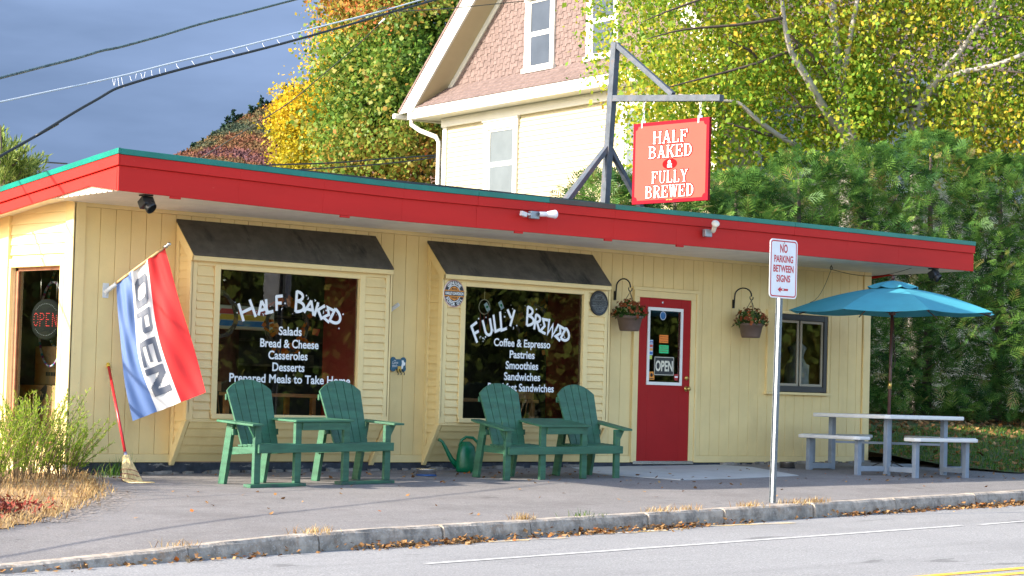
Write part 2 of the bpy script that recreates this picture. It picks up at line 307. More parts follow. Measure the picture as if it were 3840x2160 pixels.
for k in (0,-.25):
    n=V((dv.y,-dv.x,0)).normalized()*(-k)
    strip('centre_line_marking',[ya+dv*t+n for t in frange(-6,16,60)],.11,M['yellowline'],ragged=.05)
for q in ((k2(1000,772),k2(1710,742),.10),(k2(1850,716),k2(2300,690),.09),(k2(2160,700),k3(60,668),.10),(k3(200,650),k3(830,626),.09)):
    a,b=zr_on(q[0]),zr_on(q[1]); strip('paint_scuff_marking',[a.lerp(b,i/14) for i in range(15)],q[2],M['scuff'],ragged=.9)
# concrete door slab
b=MB()
pl=[(7.1,.2),(6.5,-1.0),(6.86,-1.95),(7.9,-1.9),(9.2,-1.72),(9.75,-.5),(9.6,.2)]
b.prism([(x,y,gz(x,y)-.1) for x,y in pl],(0,0,.107)); o=b.build('door_slab',M['concrete']); o['kind']='structure'
# planting bed at the left, sandy edge, lawn at the right
def sheet(name,outer,m,lift,zf=gz,bulge=0,n=6):
    c=V((sum(p[0] for p in outer)/len(outer),sum(p[1] for p in outer)/len(outer),0)); b=MB(); k=len(outer); vs=[(c.x,c.y,zf(c.x,c.y)+lift+bulge)]; fs=[]
    for j in range(1,n+1):
        t=j/n
        for p in outer:
            x,y=c.x+(p[0]-c.x)*t,c.y+(p[1]-c.y)*t; vs.append((x,y,zf(x,y)+lift+bulge*(1-t*t)))
    fs+=[(0,1+i,1+(i+1)%k) for i in range(k)]
    for j in range(n-1): fs+=[(1+j*k+i,1+(j+1)*k+i,1+(j+1)*k+(i+1)%k,1+j*k+(i+1)%k) for i in range(k)]
    b.add(vs,fs); o=b.build(name,m,smooth=True); o['kind']='structure'; return o
bed=[(-3.5,-4.5),(-3.1,-4.25),(-2.75,-4.0),(-2.4,-3.72),(-2.05,-3.3),(-1.72,-2.95),(-1.45,-2.62),(-1.2,-2.35),(-.95,-2.0),(-.66,-1.65),(-.4,-1.2),(-.1,-.6),(.12,-.12),(-.02,.3),(-.05,3),(-7,3),(-9,-2),(-7,-6),(-4.2,-4.9)]
def ragged_edge(poly,n,amp,rs):
    out=[]
    for i in range(len(poly)):
        a,b_=poly[i],poly[(i+1)%len(poly)]
        for k in range(n): t=k/n; out.append((a[0]+(b_[0]-a[0])*t+rs.uniform(-amp,amp),a[1]+(b_[1]-a[1])*t+rs.uniform(-amp,amp)))
    return out
rs_=random.Random(5)
sheet('planting_bed_soil',ragged_edge(bed,7,.035,rs_),M['soil'],.006,bulge=.03)
b=MB(); ed=[(-2.75,-4.05),(-2.05,-3.35),(-1.45,-2.7),(-.95,-2.1),(-.55,-1.55)]
for i in range(2200):
    k=rs_.randrange(4); t=rs_.random(); x=ed[k][0]+(ed[k+1][0]-ed[k][0])*t; y=ed[k][1]+(ed[k+1][1]-ed[k][1])*t; dd=abs(rs_.gauss(0,.26 if 1<=k<=2 else .16)); x+=dd*.85; y-=dd*.5; r=rs_.uniform(.004,.026)*max(.25,1-dd*.9); n=rs_.randint(5,8); lf=.004+.0000012*i
    b.poly(*[(x+r*rs_.uniform(.55,1.1)*math.cos(6.283*q/n),y+r*rs_.uniform(.55,1.1)*.8*math.sin(6.283*q/n),gz(x+r*math.cos(6.283*q/n),y+r*.8*math.sin(6.283*q/n))+lf) for q in range(n)])
o=b.build('sandy_edge_ground',M['sand']); o['kind']='structure'
sheet('red_mulch_bed',ragged_edge([(-3.5,-4.1),(-2.9,-3.7),(-2.45,-3.1),(-2.3,-2.6),(-3,-2.3),(-4.2,-3)],5,.1,rs_),M['mulch'],.05,bulge=.05)
lawn=[(12.85,-1.25),(13.15,-2.1),(14.4,-2.25),(17,-2.1),(24,-1.4),(36,1),(40,14),(-9,14),(-9,6.0),(12.55,6.0),(12.72,.1)]
def zlawn(x,y):
    t=max(0,min(1,(y+2.35)/7.6)); return gz(x,y)+.60*t*t*(3-2*t)
sheet('lawn',ragged_edge(lawn,6,.05,rs_),M['lawn'],.015,zf=zlawn,n=10)

# ================================================================== THE BAKERY
L_,HS=12.664,2.624; OV,EL,ER=1.305,.35,.583; ZT,ZB=3.032,2.631; BY=-.273; DEP=4.0
shop=thing('bakery_building',(0,0,0),'low yellow bakery with red fascia, two bay windows and a red door','shop building')
def prt(b,name,m,parent=shop,bev=0,**k): return b.build(name,m,parent,bev=bev,**k)
# --- front wall: vertical grooved boards on a backing, openings for bays, door, window
opens=[(1.235,3.905,-.3,2.50),(4.665,7.33,-.3,2.50),(8.02,9.2,-.3,2.18),(10.53,11.78,.9,2.0)]
b=MB()
def cut(x0,x1,z0,z1):
    segs=[(z0,z1)]
    for ox0,ox1,oz0,oz1 in opens:
        if x1>ox0+.001 and x0<ox1-.001:
            n=[]
            for a,c in segs:
                if oz1<=a or oz0>=c: n.append((a,c)); continue
                if oz0>a: n.append((a,oz0))
                if oz1<c: n.append((oz1,c))
            segs=n
    return segs
edges=[.115]; x=.115
while x<L_-.2: x+=.1835; edges.append(min(x,L_-.14))
cuts=sorted(set([e for e in edges]+[o[0] for o in opens]+[o[1] for o in opens]))
for a,c in zip(cuts[:-1],cuts[1:]):
    if c-a<.012: continue
    g0=.0028 if any(abs(a-e)<1e-6 for e in edges) else 0; g1=.0028 if any(abs(c-e)<1e-6 for e in edges) else 0
    for z0,z1 in cut(a,c,.085,2.565): b.box(a+g0,c-g1,-.0,.018,z0,z1)
prt(b,'front_wall',M['yellow'],bev=.003)
b=MB()
bx=sorted(set([0,L_]+[o[0] for o in opens]+[o[1] for o in opens]))
for a,c in zip(bx[:-1],bx[1:]):
    for z0,z1 in cut(a,c,.0,2.62): b.box(a,c,.019,.11,z0,z1)
prt(b,'wall_backing',mat('groove_paint',(.60,.41,.15),.7))
b=MB()
for a,c in ((.115,1.235),(3.905,4.665),(7.33,8.02),(9.2,L_-.13)): b.box(a,c,-.012,.017,0.,.083)
b.box(.115,L_-.13,-.012,.017,2.567,2.625)
b.box(-.02,.115,-.02,.018,0,2.625); b.box(L_-.13,L_+.02,-.02,.018,0,2.625)
prt(b,'trim_boards',M['yellowtrim'],bev=.004)
b=MB(); b.box(.02,L_-.02,.0,.11,-.4,-.001); prt(b,'foundation',M['foundation'])
b=MB()
for i in range(90):
    x=.2+i*.14+random.uniform(-.05,.05); s=random.uniform(.015,.05); 
    if 7.2<x<9.6: continue
    b.obox((x,-.02-random.random()*.04,gz(x,0)+.005),((1,random.uniform(-.4,.4),0),(0,1,random.uniform(-.3,.3)),(0,0,1)),(s*1.6,s*.8,s*.5))
prt(b,'foundation_rubble',mat('mortar_rubble',(.20,.185,.17),.95,.5,9,.4,50))['kind']='stuff'
# --- left wall: clapboards, window
WY0,WY1,WZ0,WZ1=.20,1.16,.14,1.97
b=MB(); z=.0; lap=.105
while z<2.9:
    z1=min(z+lap,2.9)
    segs=[(.13,DEP)] 
    if z<WZ1+.04 and z1>WZ0-.1: segs=[(1.42,DEP)]
    else: segs=[(.13,1.2),(1.42,DEP)]
    for y0,y1 in segs:
        # follow the roof line at the top
        zt0=min(z1,2.63-.123*max(0,y0-.25)+.06); zt1=min(z1,2.63-.123*max(0,y1-.25)+.06)
        if zt1<=z+.01: continue
        b.prism([(-.022,y0,z),(.0,y0,z),(.0,y0,zt0),(-.006,y0,zt0)],(0,y1-y0,0))
    z+=lap
prt(b,'left_wall',M['cream'])
b=MB(); b.box(.001,.1,.12,WY0,-.4,2.62); b.box(.001,.1,WY1,DEP,-.4,2.3); b.box(.001,.1,WY0,WY1,WZ1,2.5); b.box(.001,.1,WY0,WY1,-.4,WZ0); prt(b,'left_wall_backing',M['cream'])
b=MB(); b.box(-.03,.0,-.02,.13,0,2.62); b.box(-.05,.0,1.2,1.42,0,2.52); b.box(-.035,.0,.13,1.2,1.97,2.06); b.box(-.035,0,.13,.2,.0,1.97); b.box(-.05,.0,.13,1.2,.02,.13); b.box(-.035,0,1.16,1.2,.13,1.97)
prt(b,'left_trim_boards',M['yellowtrim'],bev=.004)
sw=MB(); sw.box(.03,.07,WY0,WY0+.03,WZ0,WZ1); sw.box(.03,.07,WY1-.05,WY1,WZ0,WZ1); sw.box(.03,.07,WY0,WY1,WZ1-.035,WZ1); sw.box(.03,.07,WY0,WY1,WZ0,WZ0+.05)
sw=prt(sw,'side_window',mat('side_window_wood',(.30,.13,.07),.6,.2,8)); g=MB(); g.poly((.045,WY1-.05,WZ0+.05),(.045,WY0+.03,WZ0+.05),(.045,WY0+.03,WZ1-.035),(.045,WY1-.05,WZ1-.035)); prt(g,'pane',M['glass'],sw)
# --- right and back wall
b=MB(); b.box(L_-.02,L_+.0,.11,DEP,-.4,2.2); b.box(.1,L_-.02,DEP-.1,DEP,-.4,2.2); b.prism([(L_-.02,.11,2.2),(L_-.02,DEP,2.2),(L_-.02,.11,2.62)],(.02,0,0)); prt(b,'right_wall',M['yellow'])
# --- interior shell
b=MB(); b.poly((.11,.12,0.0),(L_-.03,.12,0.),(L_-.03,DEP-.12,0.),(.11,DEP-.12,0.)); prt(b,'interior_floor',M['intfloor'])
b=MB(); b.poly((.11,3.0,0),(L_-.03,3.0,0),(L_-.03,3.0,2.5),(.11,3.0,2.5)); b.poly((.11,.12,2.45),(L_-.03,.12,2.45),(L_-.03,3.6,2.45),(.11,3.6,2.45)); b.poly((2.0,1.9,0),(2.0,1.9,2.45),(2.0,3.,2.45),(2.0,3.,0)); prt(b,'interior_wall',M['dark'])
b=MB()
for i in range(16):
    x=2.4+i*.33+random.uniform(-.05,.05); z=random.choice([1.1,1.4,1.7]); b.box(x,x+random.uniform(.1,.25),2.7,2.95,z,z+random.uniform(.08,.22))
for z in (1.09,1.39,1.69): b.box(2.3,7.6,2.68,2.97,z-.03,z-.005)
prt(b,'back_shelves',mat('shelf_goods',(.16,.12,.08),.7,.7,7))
# --- roof: overhanging slab falling to the rear, fascia boards, green edge, soffit
SL=-.123
def zr(y,z0): return z0+SL*(y+OV)
YB=DEP+.3
b=MB(); x0,x1=-EL,L_+ER
b.prism([(x0+.02,-OV+.02,ZT-.06),(x0+.02,-OV+.02,ZT-.012),(x0+.02,YB,zr(YB,ZT)-.012),(x0+.02,YB,zr(YB,ZT)-.06)],(x1-x0-.04,0,0)); prt(b,'roof',mat('roof_membrane',(.05,.05,.055),.9,.2,3))
# slight sag of the long front edge, as built
SAGX=[x0,2.9,6.4,9.2,x1]; SAGZ=[0,-.045,-.025,-.004,0]
def sag(x): return float(np.interp(x,SAGX,SAGZ))
def longboard(b,z0,z1,y0,y1):
    xs=[x0]+frange(0,L_,13)[1:-1]+[x1]
    for a,c in zip(xs[:-1],xs[1:]):
        if abs(c-xs[4])<1e-6 or abs(c-xs[9])<1e-6: c-=.004
        b.add([(a,y0,z0+sag(a)),(c,y0,z0+sag(c)),(c,y1,z0+sag(c)),(a,y1,z0+sag(a)),(a,y0,z1+sag(a)),(c,y0,z1+sag(c)),(c,y1,z1+sag(c)),(a,y1,z1+sag(a))],[(0,1,5,4),(3,7,6,2),(4,5,6,7),(0,3,2,1)]+[(0,4,7,3)]+[(1,2,6,5)])
b=MB(); longboard(b,ZB,ZT-.162,-OV,-OV+.03); longboard(b,ZT-.16,ZT-.058,-OV-.024,-OV+.03)
b.prism([(x0-.003,-OV+.031,ZT-.20),(x0-.003,-OV+.031,ZB+.003),(x0-.003,-.77,2.70),(x0-.003,-.62,2.76)],(.032,0,0))
for xk in (.25,2.35,4.8,6.2,7.4,9.3): b.box(xk,xk+.12,-OV+.001,-OV+.028,ZB+sag(xk)-.022,ZB+sag(xk)-.001)
fb=prt(b,'front_fascia',M['red'],bev=.003)
def sideboard(b,za,zb_,xa,xb,ya=-OV+.031,yb=YB):
    b.add([(xa,ya,zr(ya,za)),(xb,ya,zr(ya,za)),(xb,yb,zr(yb,za)),(xa,yb,zr(yb,za)),(xa,ya,zr(ya,zb_)),(xb,ya,zr(ya,zb_)),(xb,yb,zr(yb,zb_)),(xa,yb,zr(yb,zb_))],[(0,1,5,4),(1,2,6,5),(2,3,7,6),(3,0,4,7),(4,5,6,7),(0,3,2,1)])
b=MB(); sideboard(b,ZT-.16,ZT-.058,x0-.024,x0-.0006,ya=-OV-.0235); sideboard(b,ZT-.272,ZT-.162,x0,x0+.03); prt(b,'left_fascia',M['red'],bev=.003)
b=MB(); sideboard(b,ZT-.26,ZT-.058,x1-.03,x1); prt(b,'right_fascia',M['red'])
b=MB(); longboard(b,ZT-.056,ZT,-OV-.034,-OV+.03); sideboard(b,ZT-.056,ZT,x0-.034,x0-.0006,ya=-OV-.0335); sideboard(b,ZT-.056,ZT-.001,x1-.03,x1+.01); ge=prt(b,'drip_edge',M['green_edge'],bev=.003)
b=MB()
for a,c in ((5.28,5.8),(5.8,6.32)):
    b.add([(a,-OV-.0365,ZT-.054+sag(a)),(c,-OV-.0365,ZT-.054+sag(c)),(c,-OV-.0365,ZT-.002+sag(c)),(a,-OV-.0365,ZT-.002+sag(a))],[(0,1,2,3)])
prt(b,'bare_edge_patch',M['brown_edge'],ge)
# soffit panels: ribbed strips running along the front, panel seams across
b=MB(); y=-OV+.031; n=0
while y<-.03:
    y1=min(y+.1,-.004); zA=2.655 if y<-.9 else 2.655
    f=lambda yy: 2.652-.028*(yy+OV)/OV
    for xa,xb in ((x0+.031,1.0),(1.006,4.55),(4.556,7.95),(7.956,11.2),(11.206,x1-.031)):
        b.prism([(xa,y,f(y)),(xa,y+.012,f(y)-.018),(xa,y1-.020,f(y1)-.018),(xa,y1-.002,f(y1)),(xa,y1-.002,f(y1)+.02),(xa,y,f(y)+.02)],(xb-xa,0,0))
    y+=.1
b.prism([(x0+.032,-1.272,2.648),(x0+.032,-1.272,2.80),(x0+.032,-.02,2.645),(x0+.032,-.02,2.622)],(.01,0,0))
# side returns
for k in range(8):
    ya=.0+k*.5; f=lambda yy: 2.63-.123*max(0,yy-.25)
    b.add([(x0+.031,ya,f(ya)),(-.001,ya,f(ya)),(-.001,ya+.498,f(ya+.498)),(x0+.031,ya+.498,f(ya+.498))],[(0,1,2,3)])
b.add([(L_+.02,0,2.63),(x1-.03,0,2.63),(x1-.03,DEP,2.3),(L_+.02,DEP,2.3)],[(0,1,2,3)])
prt(b,'soffit',M['soffit'])

# --- lettering in hand-cut strokes
def arc(cx,cy,rx,ry,a0,a1,n=9): return [(cx+rx*math.cos(R(a0+(a1-a0)*i/(n-1))),cy+ry*math.sin(R(a0+(a1-a0)*i/(n-1)))) for i in range(n)]
def stroke(b,pts,w,o,X,Y,Z,dz):
    """mitred ribbon along pts in the plane (o,X,Y), lifted dz along Z"""
    n=len(pts); P=[V((x,y)) for x,y in pts]; vs=[]
    for i in range(n):
        d0=(P[i]-P[i-1]).normalized() if i else (P[1]-P[0]).normalized(); d1=(P[i+1]-P[i]).normalized() if i<n-1 else (P[i]-P[i-1]).normalized()
        t=(d0+d1); t=t.normalized() if t.length>.2 else d0; s=V((-t.y,t.x)); k=w/2/max(.5,s.dot(V((-d0.y,d0.x))))
        for q in (P[i]+s*k,P[i]-s*k): vs.append(V(o)+V(X)*q.x+V(Y)*q.y+V(Z)*dz)
    b.add(vs,[(2*i,2*i+1,2*i+3,2*i+2) for i in range(n-1)])
FUN={'H':[[(.06,0),(.0,1)],[(1.,0),(.86,1)],[(.04,.47),(.92,.53)]],'A':[[(0,0),(.46,1)],[(.44,1),(.95,0)],[(.17,.32),(.82,.36)]],'L':[[(.12,1),(0.05,0),(.9,.05)]],
'F':[[(.1,0),(.08,1)],[(.0,.95),(.95,1)],[(.1,.52),(.78,.52)]],'B':[[(.1,0),(.12,1)],[(.1,.96)]+arc(.12,.75,.68,.22,85,-85)+[(.14,.53)],[(.12,.5)]+arc(.15,.27,.85,.25,85,-85)+[(.1,.03)]],
'K':[[(.1,0),(.1,1)],[(.9,1),(.2,.42)],[(.3,.52),(1.,0)]],'E':[[(.95,1),(.15,.93),(.6,.52),(.1,.08),(1.,.02)]],'D':[[(.1,0),(.05,1)],[(.05,.96)]+arc(.1,.5,.9,.46,80,-80,11)+[(.1,.04)]],
'U':[[(.0,1),(.05,.35)]+arc(.47,.34,.42,.32,190,350,8)+[(.95,.95)]],'Y':[[(.0,1),(.5,.48)],[(1.,.97),(.35,0)]],'R':[[(.1,0),(.1,1)],[(.1,.96)]+arc(.12,.72,.72,.24,85,-85)+[(.14,.47)],[(.4,.47),(.95,0)]],'W':[[(.0,1),(.25,.04),(.5,.75),(.75,.04),(1.05,1)]]}
def star(b,c,r,o,X,Y,Z,dz,k=5,rot=0):
    vs=[V(o)+V(X)*(c[0]+(r if i%2==0 else r*.42)*math.sin(rot+math.pi*i/k))+V(Y)*(c[1]+(r if i%2==0 else r*.42)*math.cos(rot+math.pi*i/k))+V(Z)*dz for i in range(2*k)]; b.poly(*vs[::-1])
def moon(b,c,r,o,X,Y,Z,dz,rot=0):
    p=[(math.sin(a)*r,math.cos(a)*r) for a in frange(0,math.pi,9)]+[(math.sin(a)*r*.5,math.cos(a)*r) for a in frange(math.pi,0,9)[1:-1]]
    cs,sn=math.cos(rot),math.sin(rot); b.poly(*[V(o)+V(X)*(c[0]+x*cs-y*sn)+V(Y)*(c[1]+x*sn+y*cs)+V(Z)*dz for x,y in p])
def funword(b,spec,cropf,s,yp,rs):
    """spec: (letter, centre px, height px, width px, tilt deg)"""
    for i,(ch,cx,cy,h,w,rot) in enumerate(spec):
        c=PY(cropf(cx,cy),yp); hh=h*s/345; ww=w*s/256; cs,sn=math.cos(R(rot)),math.sin(R(rot))
        X=V((cs,0,sn)); Y=V((-sn,0,cs)); o=c-X*ww*.5-Y*hh*.5
        for j,st in enumerate(FUN[ch]): stroke(b,[(x*ww,y*hh) for x,y in st],.033,o,X,Y,(0,-1,0),.0004*(j+1)+.0012*(i%2))
        dense=[(a[0]+(c_[0]-a[0])*q/6,a[1]+(c_[1]-a[1])*q/6) for st in FUN[ch] for a,c_ in zip(st[:-1],st[1:]) for q in range(7)]
        for k in range(9):
            px,py=rs.uniform(-.3,1.3)*ww,rs.uniform(-.12,1.15)*hh; t=rs.random()
            if min(math.hypot(px-a*ww,py-c_*hh) for a,c_ in dense)<.034: continue
            if t<.6: star(b,(px,py),rs.uniform(.009,.016),o,X,Y,(0,-1,0),.0035+.0003*k,rs.choice([4,5,5,8]),rs.uniform(0,1))
            elif t<.8: moon(b,(px,py),rs.uniform(.013,.02),o,X,Y,(0,-1,0),.0035+.0003*k,rs.uniform(-1,4))
            else: star(b,(px,py),.006,o,X,Y,(0,-1,0),.0035+.0003*k,8)
def vline(par,body,xl,xr,ybase,yp,dy=0):
    b=MB()
    """a printed line between two photo columns, on the plane y=yp"""
    rv=1.4907; xm=(xl+xr)/2; a=PY((xl*rv,ybase*rv),yp); c=PY((xr*rv,ybase*rv),yp); m=PY((xm*rv,ybase*rv),yp)
    b.text(body,(m.x,yp,m.z),(1,0,0),(0,0,1),.088,width=c.x-a.x,bold=.022); prt(b,'menu_line',M['vinyl'],par)

# --- bay windows
def bay(xl,xr,gx0,gx1,ax0,ax1,red_jamb):
    ZA,ZL,ZS=2.137,.445,0.
    bw=MB(); y0=BY
    # front frame around the glass, side siding strips
    gz0,gz1=.514,2.014
    bw.box(xl,xl+.075,y0,y0+.05,ZL,ZA); bw.box(xr-.075,xr,y0,y0+.05,ZL,ZA)
    bw.box(xl+.075,xr-.075,y0,y0+.05,gz1+.03,ZA); bw.box(xl+.075,xr-.075,y0,y0+.05,ZL,gz0-.05)
    bw.box(gx0-.075,gx0-.001,y0-.012,y0+.05,gz0-.05,gz1+.045); bw.box(gx1+.001,gx1+.075,y0-.012,y0+.05,gz0-.05,gz1+.045)
    bw.box(gx0-.001,gx1+.001,y0-.012,y0+.05,gz1+.001,gz1+.045); bw.box(gx0-.075,gx1+.075,y0-.03,y0+.05,gz0-.052,gz0-.001)
    for a,c in ((xl+.076,gx0-.076),(gx1+.076,xr-.076)): bw.box(a,c,y0+.021,y0+.049,ZL+.001,ZA-.09)
    root=prt(bw,'bay_window',M['yellowtrim'],bev=.004)
    # clapboard infill
    b=MB()
    for a,c in ((xl+.077,gx0-.077),(gx1+.077,xr-.077)):
        z=ZL+.02
        while z<gz1-.02:
            b.prism([(a,y0-.006,z),(a,y0+.02,z),(a,y0+.02,z+.086),(a,y0+.012,z+.086)],(c-a,0,0)); z+=.0865
    for s,xx in ((-1,xl),(1,xr)):   # cheeks
        z=0.0
        while z<ZA+.2:
            lo=max(0,-BY*(z/ZL)) if z<ZL else -BY
            yf=-lo if z<ZL else y0
            yf=min(yf,-.03); z1=z+.0865
            top=z1
            if z>ZA-.02: yf=max(y0,-(-BY)*(1-(z1+.03-ZA)/.36)); 
            b.prism([(xx+s*.0,yf,z),(xx-s*.02,yf,z),(xx-s*.02,yf,z1),(xx-s*.012,yf,z1)],(0,-yf,0)); z+=.0865
    # sloping skirt
    z=0.01
    while z<ZL-.03:
        t0,t1=z/ZL,min(1,(z+.088)/ZL)
        b.prism([(xl+.05,y0*t0-.008,z),(xl+.05,y0*t0+.02,z),(xl+.05,y0*t1+.012,min(ZL,z+.088)),(xl+.05,y0*t1+.004,min(ZL,z+.088))],(xr-xl-.1,0,0)); z+=.0875
    prt(b,'clapboards',M['yellow'],root)
    b=MB()
    for xx in (xl-.02,xr-.03): b.prism([(xx,0,-.03),(xx,-.03,-.03),(xx,y0-.01,ZL-.01),(xx,y0+.06,ZL-.01),(xx,.0,.08)],(.05,0,0))
    for xx in (xl-.012,xr-.012): b.box(xx,xx+.024,y0-.004,y0+.06,ZL,ZA); b.box(xx,xx+.024,-.05,-.001,.0,2.42)
    b.box(xl,xr,y0,-.005,ZL-.018,ZL-.002)
    prt(b,'edge_boards',M['yellowtrim'],root,bev=.003)
    # awning
    b=MB(); e=.018
    b.prism([(ax0,-.002,2.498),(ax0,-.34,2.137),(ax0,-.34,2.137+e),(ax0,-.002,2.498+e*1.4)],(ax1-ax0,0,0))
    prt(b,'awning',M['awning'],root)
    b=MB()
    for xx in (ax0+.002,ax1-.022): b.prism([(xx,-.003,2.490),(xx,-.335,2.135),(xx,-.335,2.085),(xx,-.26,2.085),(xx,-.003,2.36)],(.02,0,0))
    b.box(ax0+.002,ax1-.002,-.336,-.31,2.085,2.134)
    b.box(xl,xr,-.31,-.01,2.10,2.132)
    prt(b,'awning_trim',M['yellowtrim'],root,bev=.003)
    g=MB(); g.poly((gx0,y0+.03,gz0-.001),(gx1,y0+.03,gz0-.001),(gx1,y0+.03,gz1+.001),(gx0,y0+.03,gz1+.001)); prt(g,'pane',M['glass'],root)
    b=MB(); b.box(gx1+.002,gx1+.05,y0+.051,.35,gz0-.05,gz1+.1); b.box(gx0-.05,gx0-.002,y0+.051,.12,gz0-.05,gz1+.1); b.box(gx0-.05,gx1+.05,y0+.051,.2,gz1+.05,gz1+.12); b.box(gx0-.05,gx1+.05,y0+.051,.2,gz0-.09,gz0-.055)
    prt(b,'inner_jamb',M['intred'],root)
    return root
bayA=bay(1.235,3.905,1.5985,3.456,1.2105,3.8815,1); bayB=bay(4.665,7.33,5.007,6.895,4.6434,7.2933,1)
YL=BY+.024
rsA=random.Random(11)
b=MB(); cA=crop(820,1000,.3314)
funword(b,[('H',322,492,205,135,19),('A',500,462,150,110,12),('L',577,440,152,80,9),('F',688,415,165,75,3),('B',918,398,235,95,-2),('A',1037,462,155,110,-12),('K',1142,500,165,95,-18),('E',1238,540,150,85,-26),('D',1325,575,165,100,-32)],cA,.3314,YL,rsA)
for body,xl,xr,yb in (('Salads',701,759,843.5),('Bread & Cheese',655,802,875),('Casseroles',675,774,904.5),('Desserts',685,766,934),('Prepared Meals to Take Home',580,884,964)): vline(bayA,body,xl,xr,yb,YL-.001)
prt(b,'lettering',M['vinyl'],bayA)
b=MB()
funword(b,[('F',418,575,108,42,27),('U',478,545,98,45,18),('L',528,520,98,38,14),('L',562,510,108,38,10),('Y',604,495,98,42,3),('B',707,487,112,44,-2),('R',748,520,92,38,-8),('E',782,540,85,38,-14),('W',825,553,90,58,-20),('E',868,578,82,38,-28),('D',900,592,78,42,-36)],r4,.69,YL,rsA)
for body,xl,xr,yb in (('Coffee & Espresso',1243,1385,873),('Pastries',1282,1345,901.5),('Smoothies',1272,1354,929),('Sandwiches',1268,1359,957),('Breakfast Sandwiches',1228,1394,984.5)): vline(bayB,body,xl,xr,yb,YL-.001)
prt(b,'lettering',M['vinyl'],bayB)

# --- door
DX0,DX1,DZ0,DZ1=8.13,9.069,.0195,2.0495
b=MB(); fx0,fx1,fz0,fz1=8.275,8.915,.965,1.935
b.box(DX0,fx0+.03,-.006,.04,DZ0,DZ1); b.box(fx1-.03,DX1,-.006,.04,DZ0,DZ1); b.box(fx0+.03,fx1-.03,-.006,.04,fz1-.03,DZ1); b.box(fx0+.03,fx1-.03,-.006,.04,DZ0,fz0+.03)
door=prt(b,'door',M['door_red'],bev=.003)
b=MB(); w=.04; b.box(fx0,fx1,-.022,-.007,fz1-w,fz1); b.box(fx0,fx1,-.022,-.007,fz0,fz0+w); b.box(fx0,fx0+w,-.022,-.007,fz0+w,fz1-w); b.box(fx1-w,fx1,-.022,-.007,fz0+w,fz1-w); prt(b,'window_frame',M['white'],door,bev=.003)
b=MB(); b.poly((fx0+w,.0,fz0+w),(fx1-w,.0,fz0+w),(fx1-w,.0,fz1-w),(fx0+w,.0,fz1-w)); prt(b,'pane',M['glass'],door)
b=MB(); b.lathe([(.0,-.075),(.02,-.073),(.03,-.06),(.028,-.045),(.012,-.035),(.012,-.012),(.034,-.010),(.034,-.006)],(9.01,0,.93),16,axis=(0,1,0)); b.tube([(9.0,-.055,.93),(8.965,-.058,.925),(8.945,-.06,.915)],[.009,.007,.006],8); prt(b,'handle',M['brass'],door); b=MB(); b.lathe([(.0,-.028),(.02,-.026),(.028,-.012),(.03,-.006)],(9.01,0,1.065),16,axis=(0,1,0)); prt(b,'deadbolt',M['brass'],door)
b=MB(); b.box(DX0+.4,DX0+.42,-.012,-.006,DZ1-.06,DZ1-.04); prt(b,'peephole',M['steel'],door)
stk=[('orange_notice',(.85,.22,.02),8.50,8.66,1.495,1.595),('green_notice',(.03,.55,.20),8.50,8.67,1.365,1.468),('pale_sticker',(.55,.70,.12),8.305,8.37,1.285,1.33),('orange_club_sticker',(.75,.27,.03),8.318,8.425,1.03,1.13),('red_shield_sticker',(.45,.03,.03),8.785,8.855,1.03,1.11),('blue_round_sticker',(.03,.14,.35),8.49,8.62,1.78,1.89)]
for i,(nm,c,x0_,x1_,z0_,z1_) in enumerate(stk):
    b=MB()
    if 'round' in nm: b.lathe([(.0,-.008),(.055,-.008),(.055,-.006)],((x0_+x1_)/2,0,(z0_+z1_)/2),20,axis=(0,1,0)); b.cur=1; b.lathe([(.048,-.0085),(.053,-.0085)],((x0_+x1_)/2,0,(z0_+z1_)/2),20,axis=(0,1,0))
    elif 'shield' in nm: b.prism([(x0_,-.006,z1_),(x0_-.004,-.006,z1_-.05),(x0_+.012,-.006,z0_),(x1_-.012,-.006,z0_),(x1_+.004,-.006,z1_-.05),(x1_,-.006,z1_)][::-1],(0,-.003,0)); b.cur=1; b.box(x0_+.008,x1_-.008,-.0105,-.009,z0_+.035,z0_+.055)
    else: b.box(x0_,x1_,-.008,-.006,z0_,z1_)
    s=prt(b,nm,[mat(nm,c,.6,.08,30),M['vinyl']],door)
    t=MB(); rw=random.Random(i)
    if 'notice' in nm:
        for r_,ln in enumerate((('PLEASE','COME IN','open late') if 'orange' in nm else ('WE HAVE','SOUP'))[:3]): pass
        for r_ in range(3):
            z=z1_-.022-r_*.028
            xx=x0_+.012
            while xx<x1_-.02:
                ww=rw.uniform(.008,.02); t.box(xx,xx+ww,-.0092,-.0084,z-.004,z+.003); xx+=ww+.006
        prt(t,'handwriting',mat('pen_ink',(.2,.06,.02),.7),s)
    if 'club' in nm:
        t.lathe([(0,-.0095),(.026,-.0095),(.026,-.0084)],((x0_+x1_)/2,0,1.088),6,axis=(0,1,0)); t.box(x0_+.012,x1_-.012,-.0095,-.0084,1.04,1.048); prt(t,'dark_badge',M['black'],s)
b=MB(); b.box(8.318,8.385,-.008,-.006,1.335,1.525); cs=prt(b,'card_sticker',mat('pale_blue_sticker',(.45,.60,.75),.5),door)
for nm,c,z0_,z1_ in (('blue_band',(.03,.07,.35),1.482,1.512),('red_band',(.6,.08,.05),1.434,1.468),('orange_band',(.75,.35,.08),1.39,1.422),('blue_lower_band',(.05,.15,.45),1.345,1.378)):
    b=MB(); b.box(8.323,8.38,-.0095,-.0082,z0_,z1_); prt(b,nm,mat(nm,c,.5),cs)
b=MB(); b.text('VISA',(8.351,-.0102,1.489),(1,0,0),(0,0,1),.014,width=.045,bold=.03); prt(b,'print',M['vinyl'],cs)
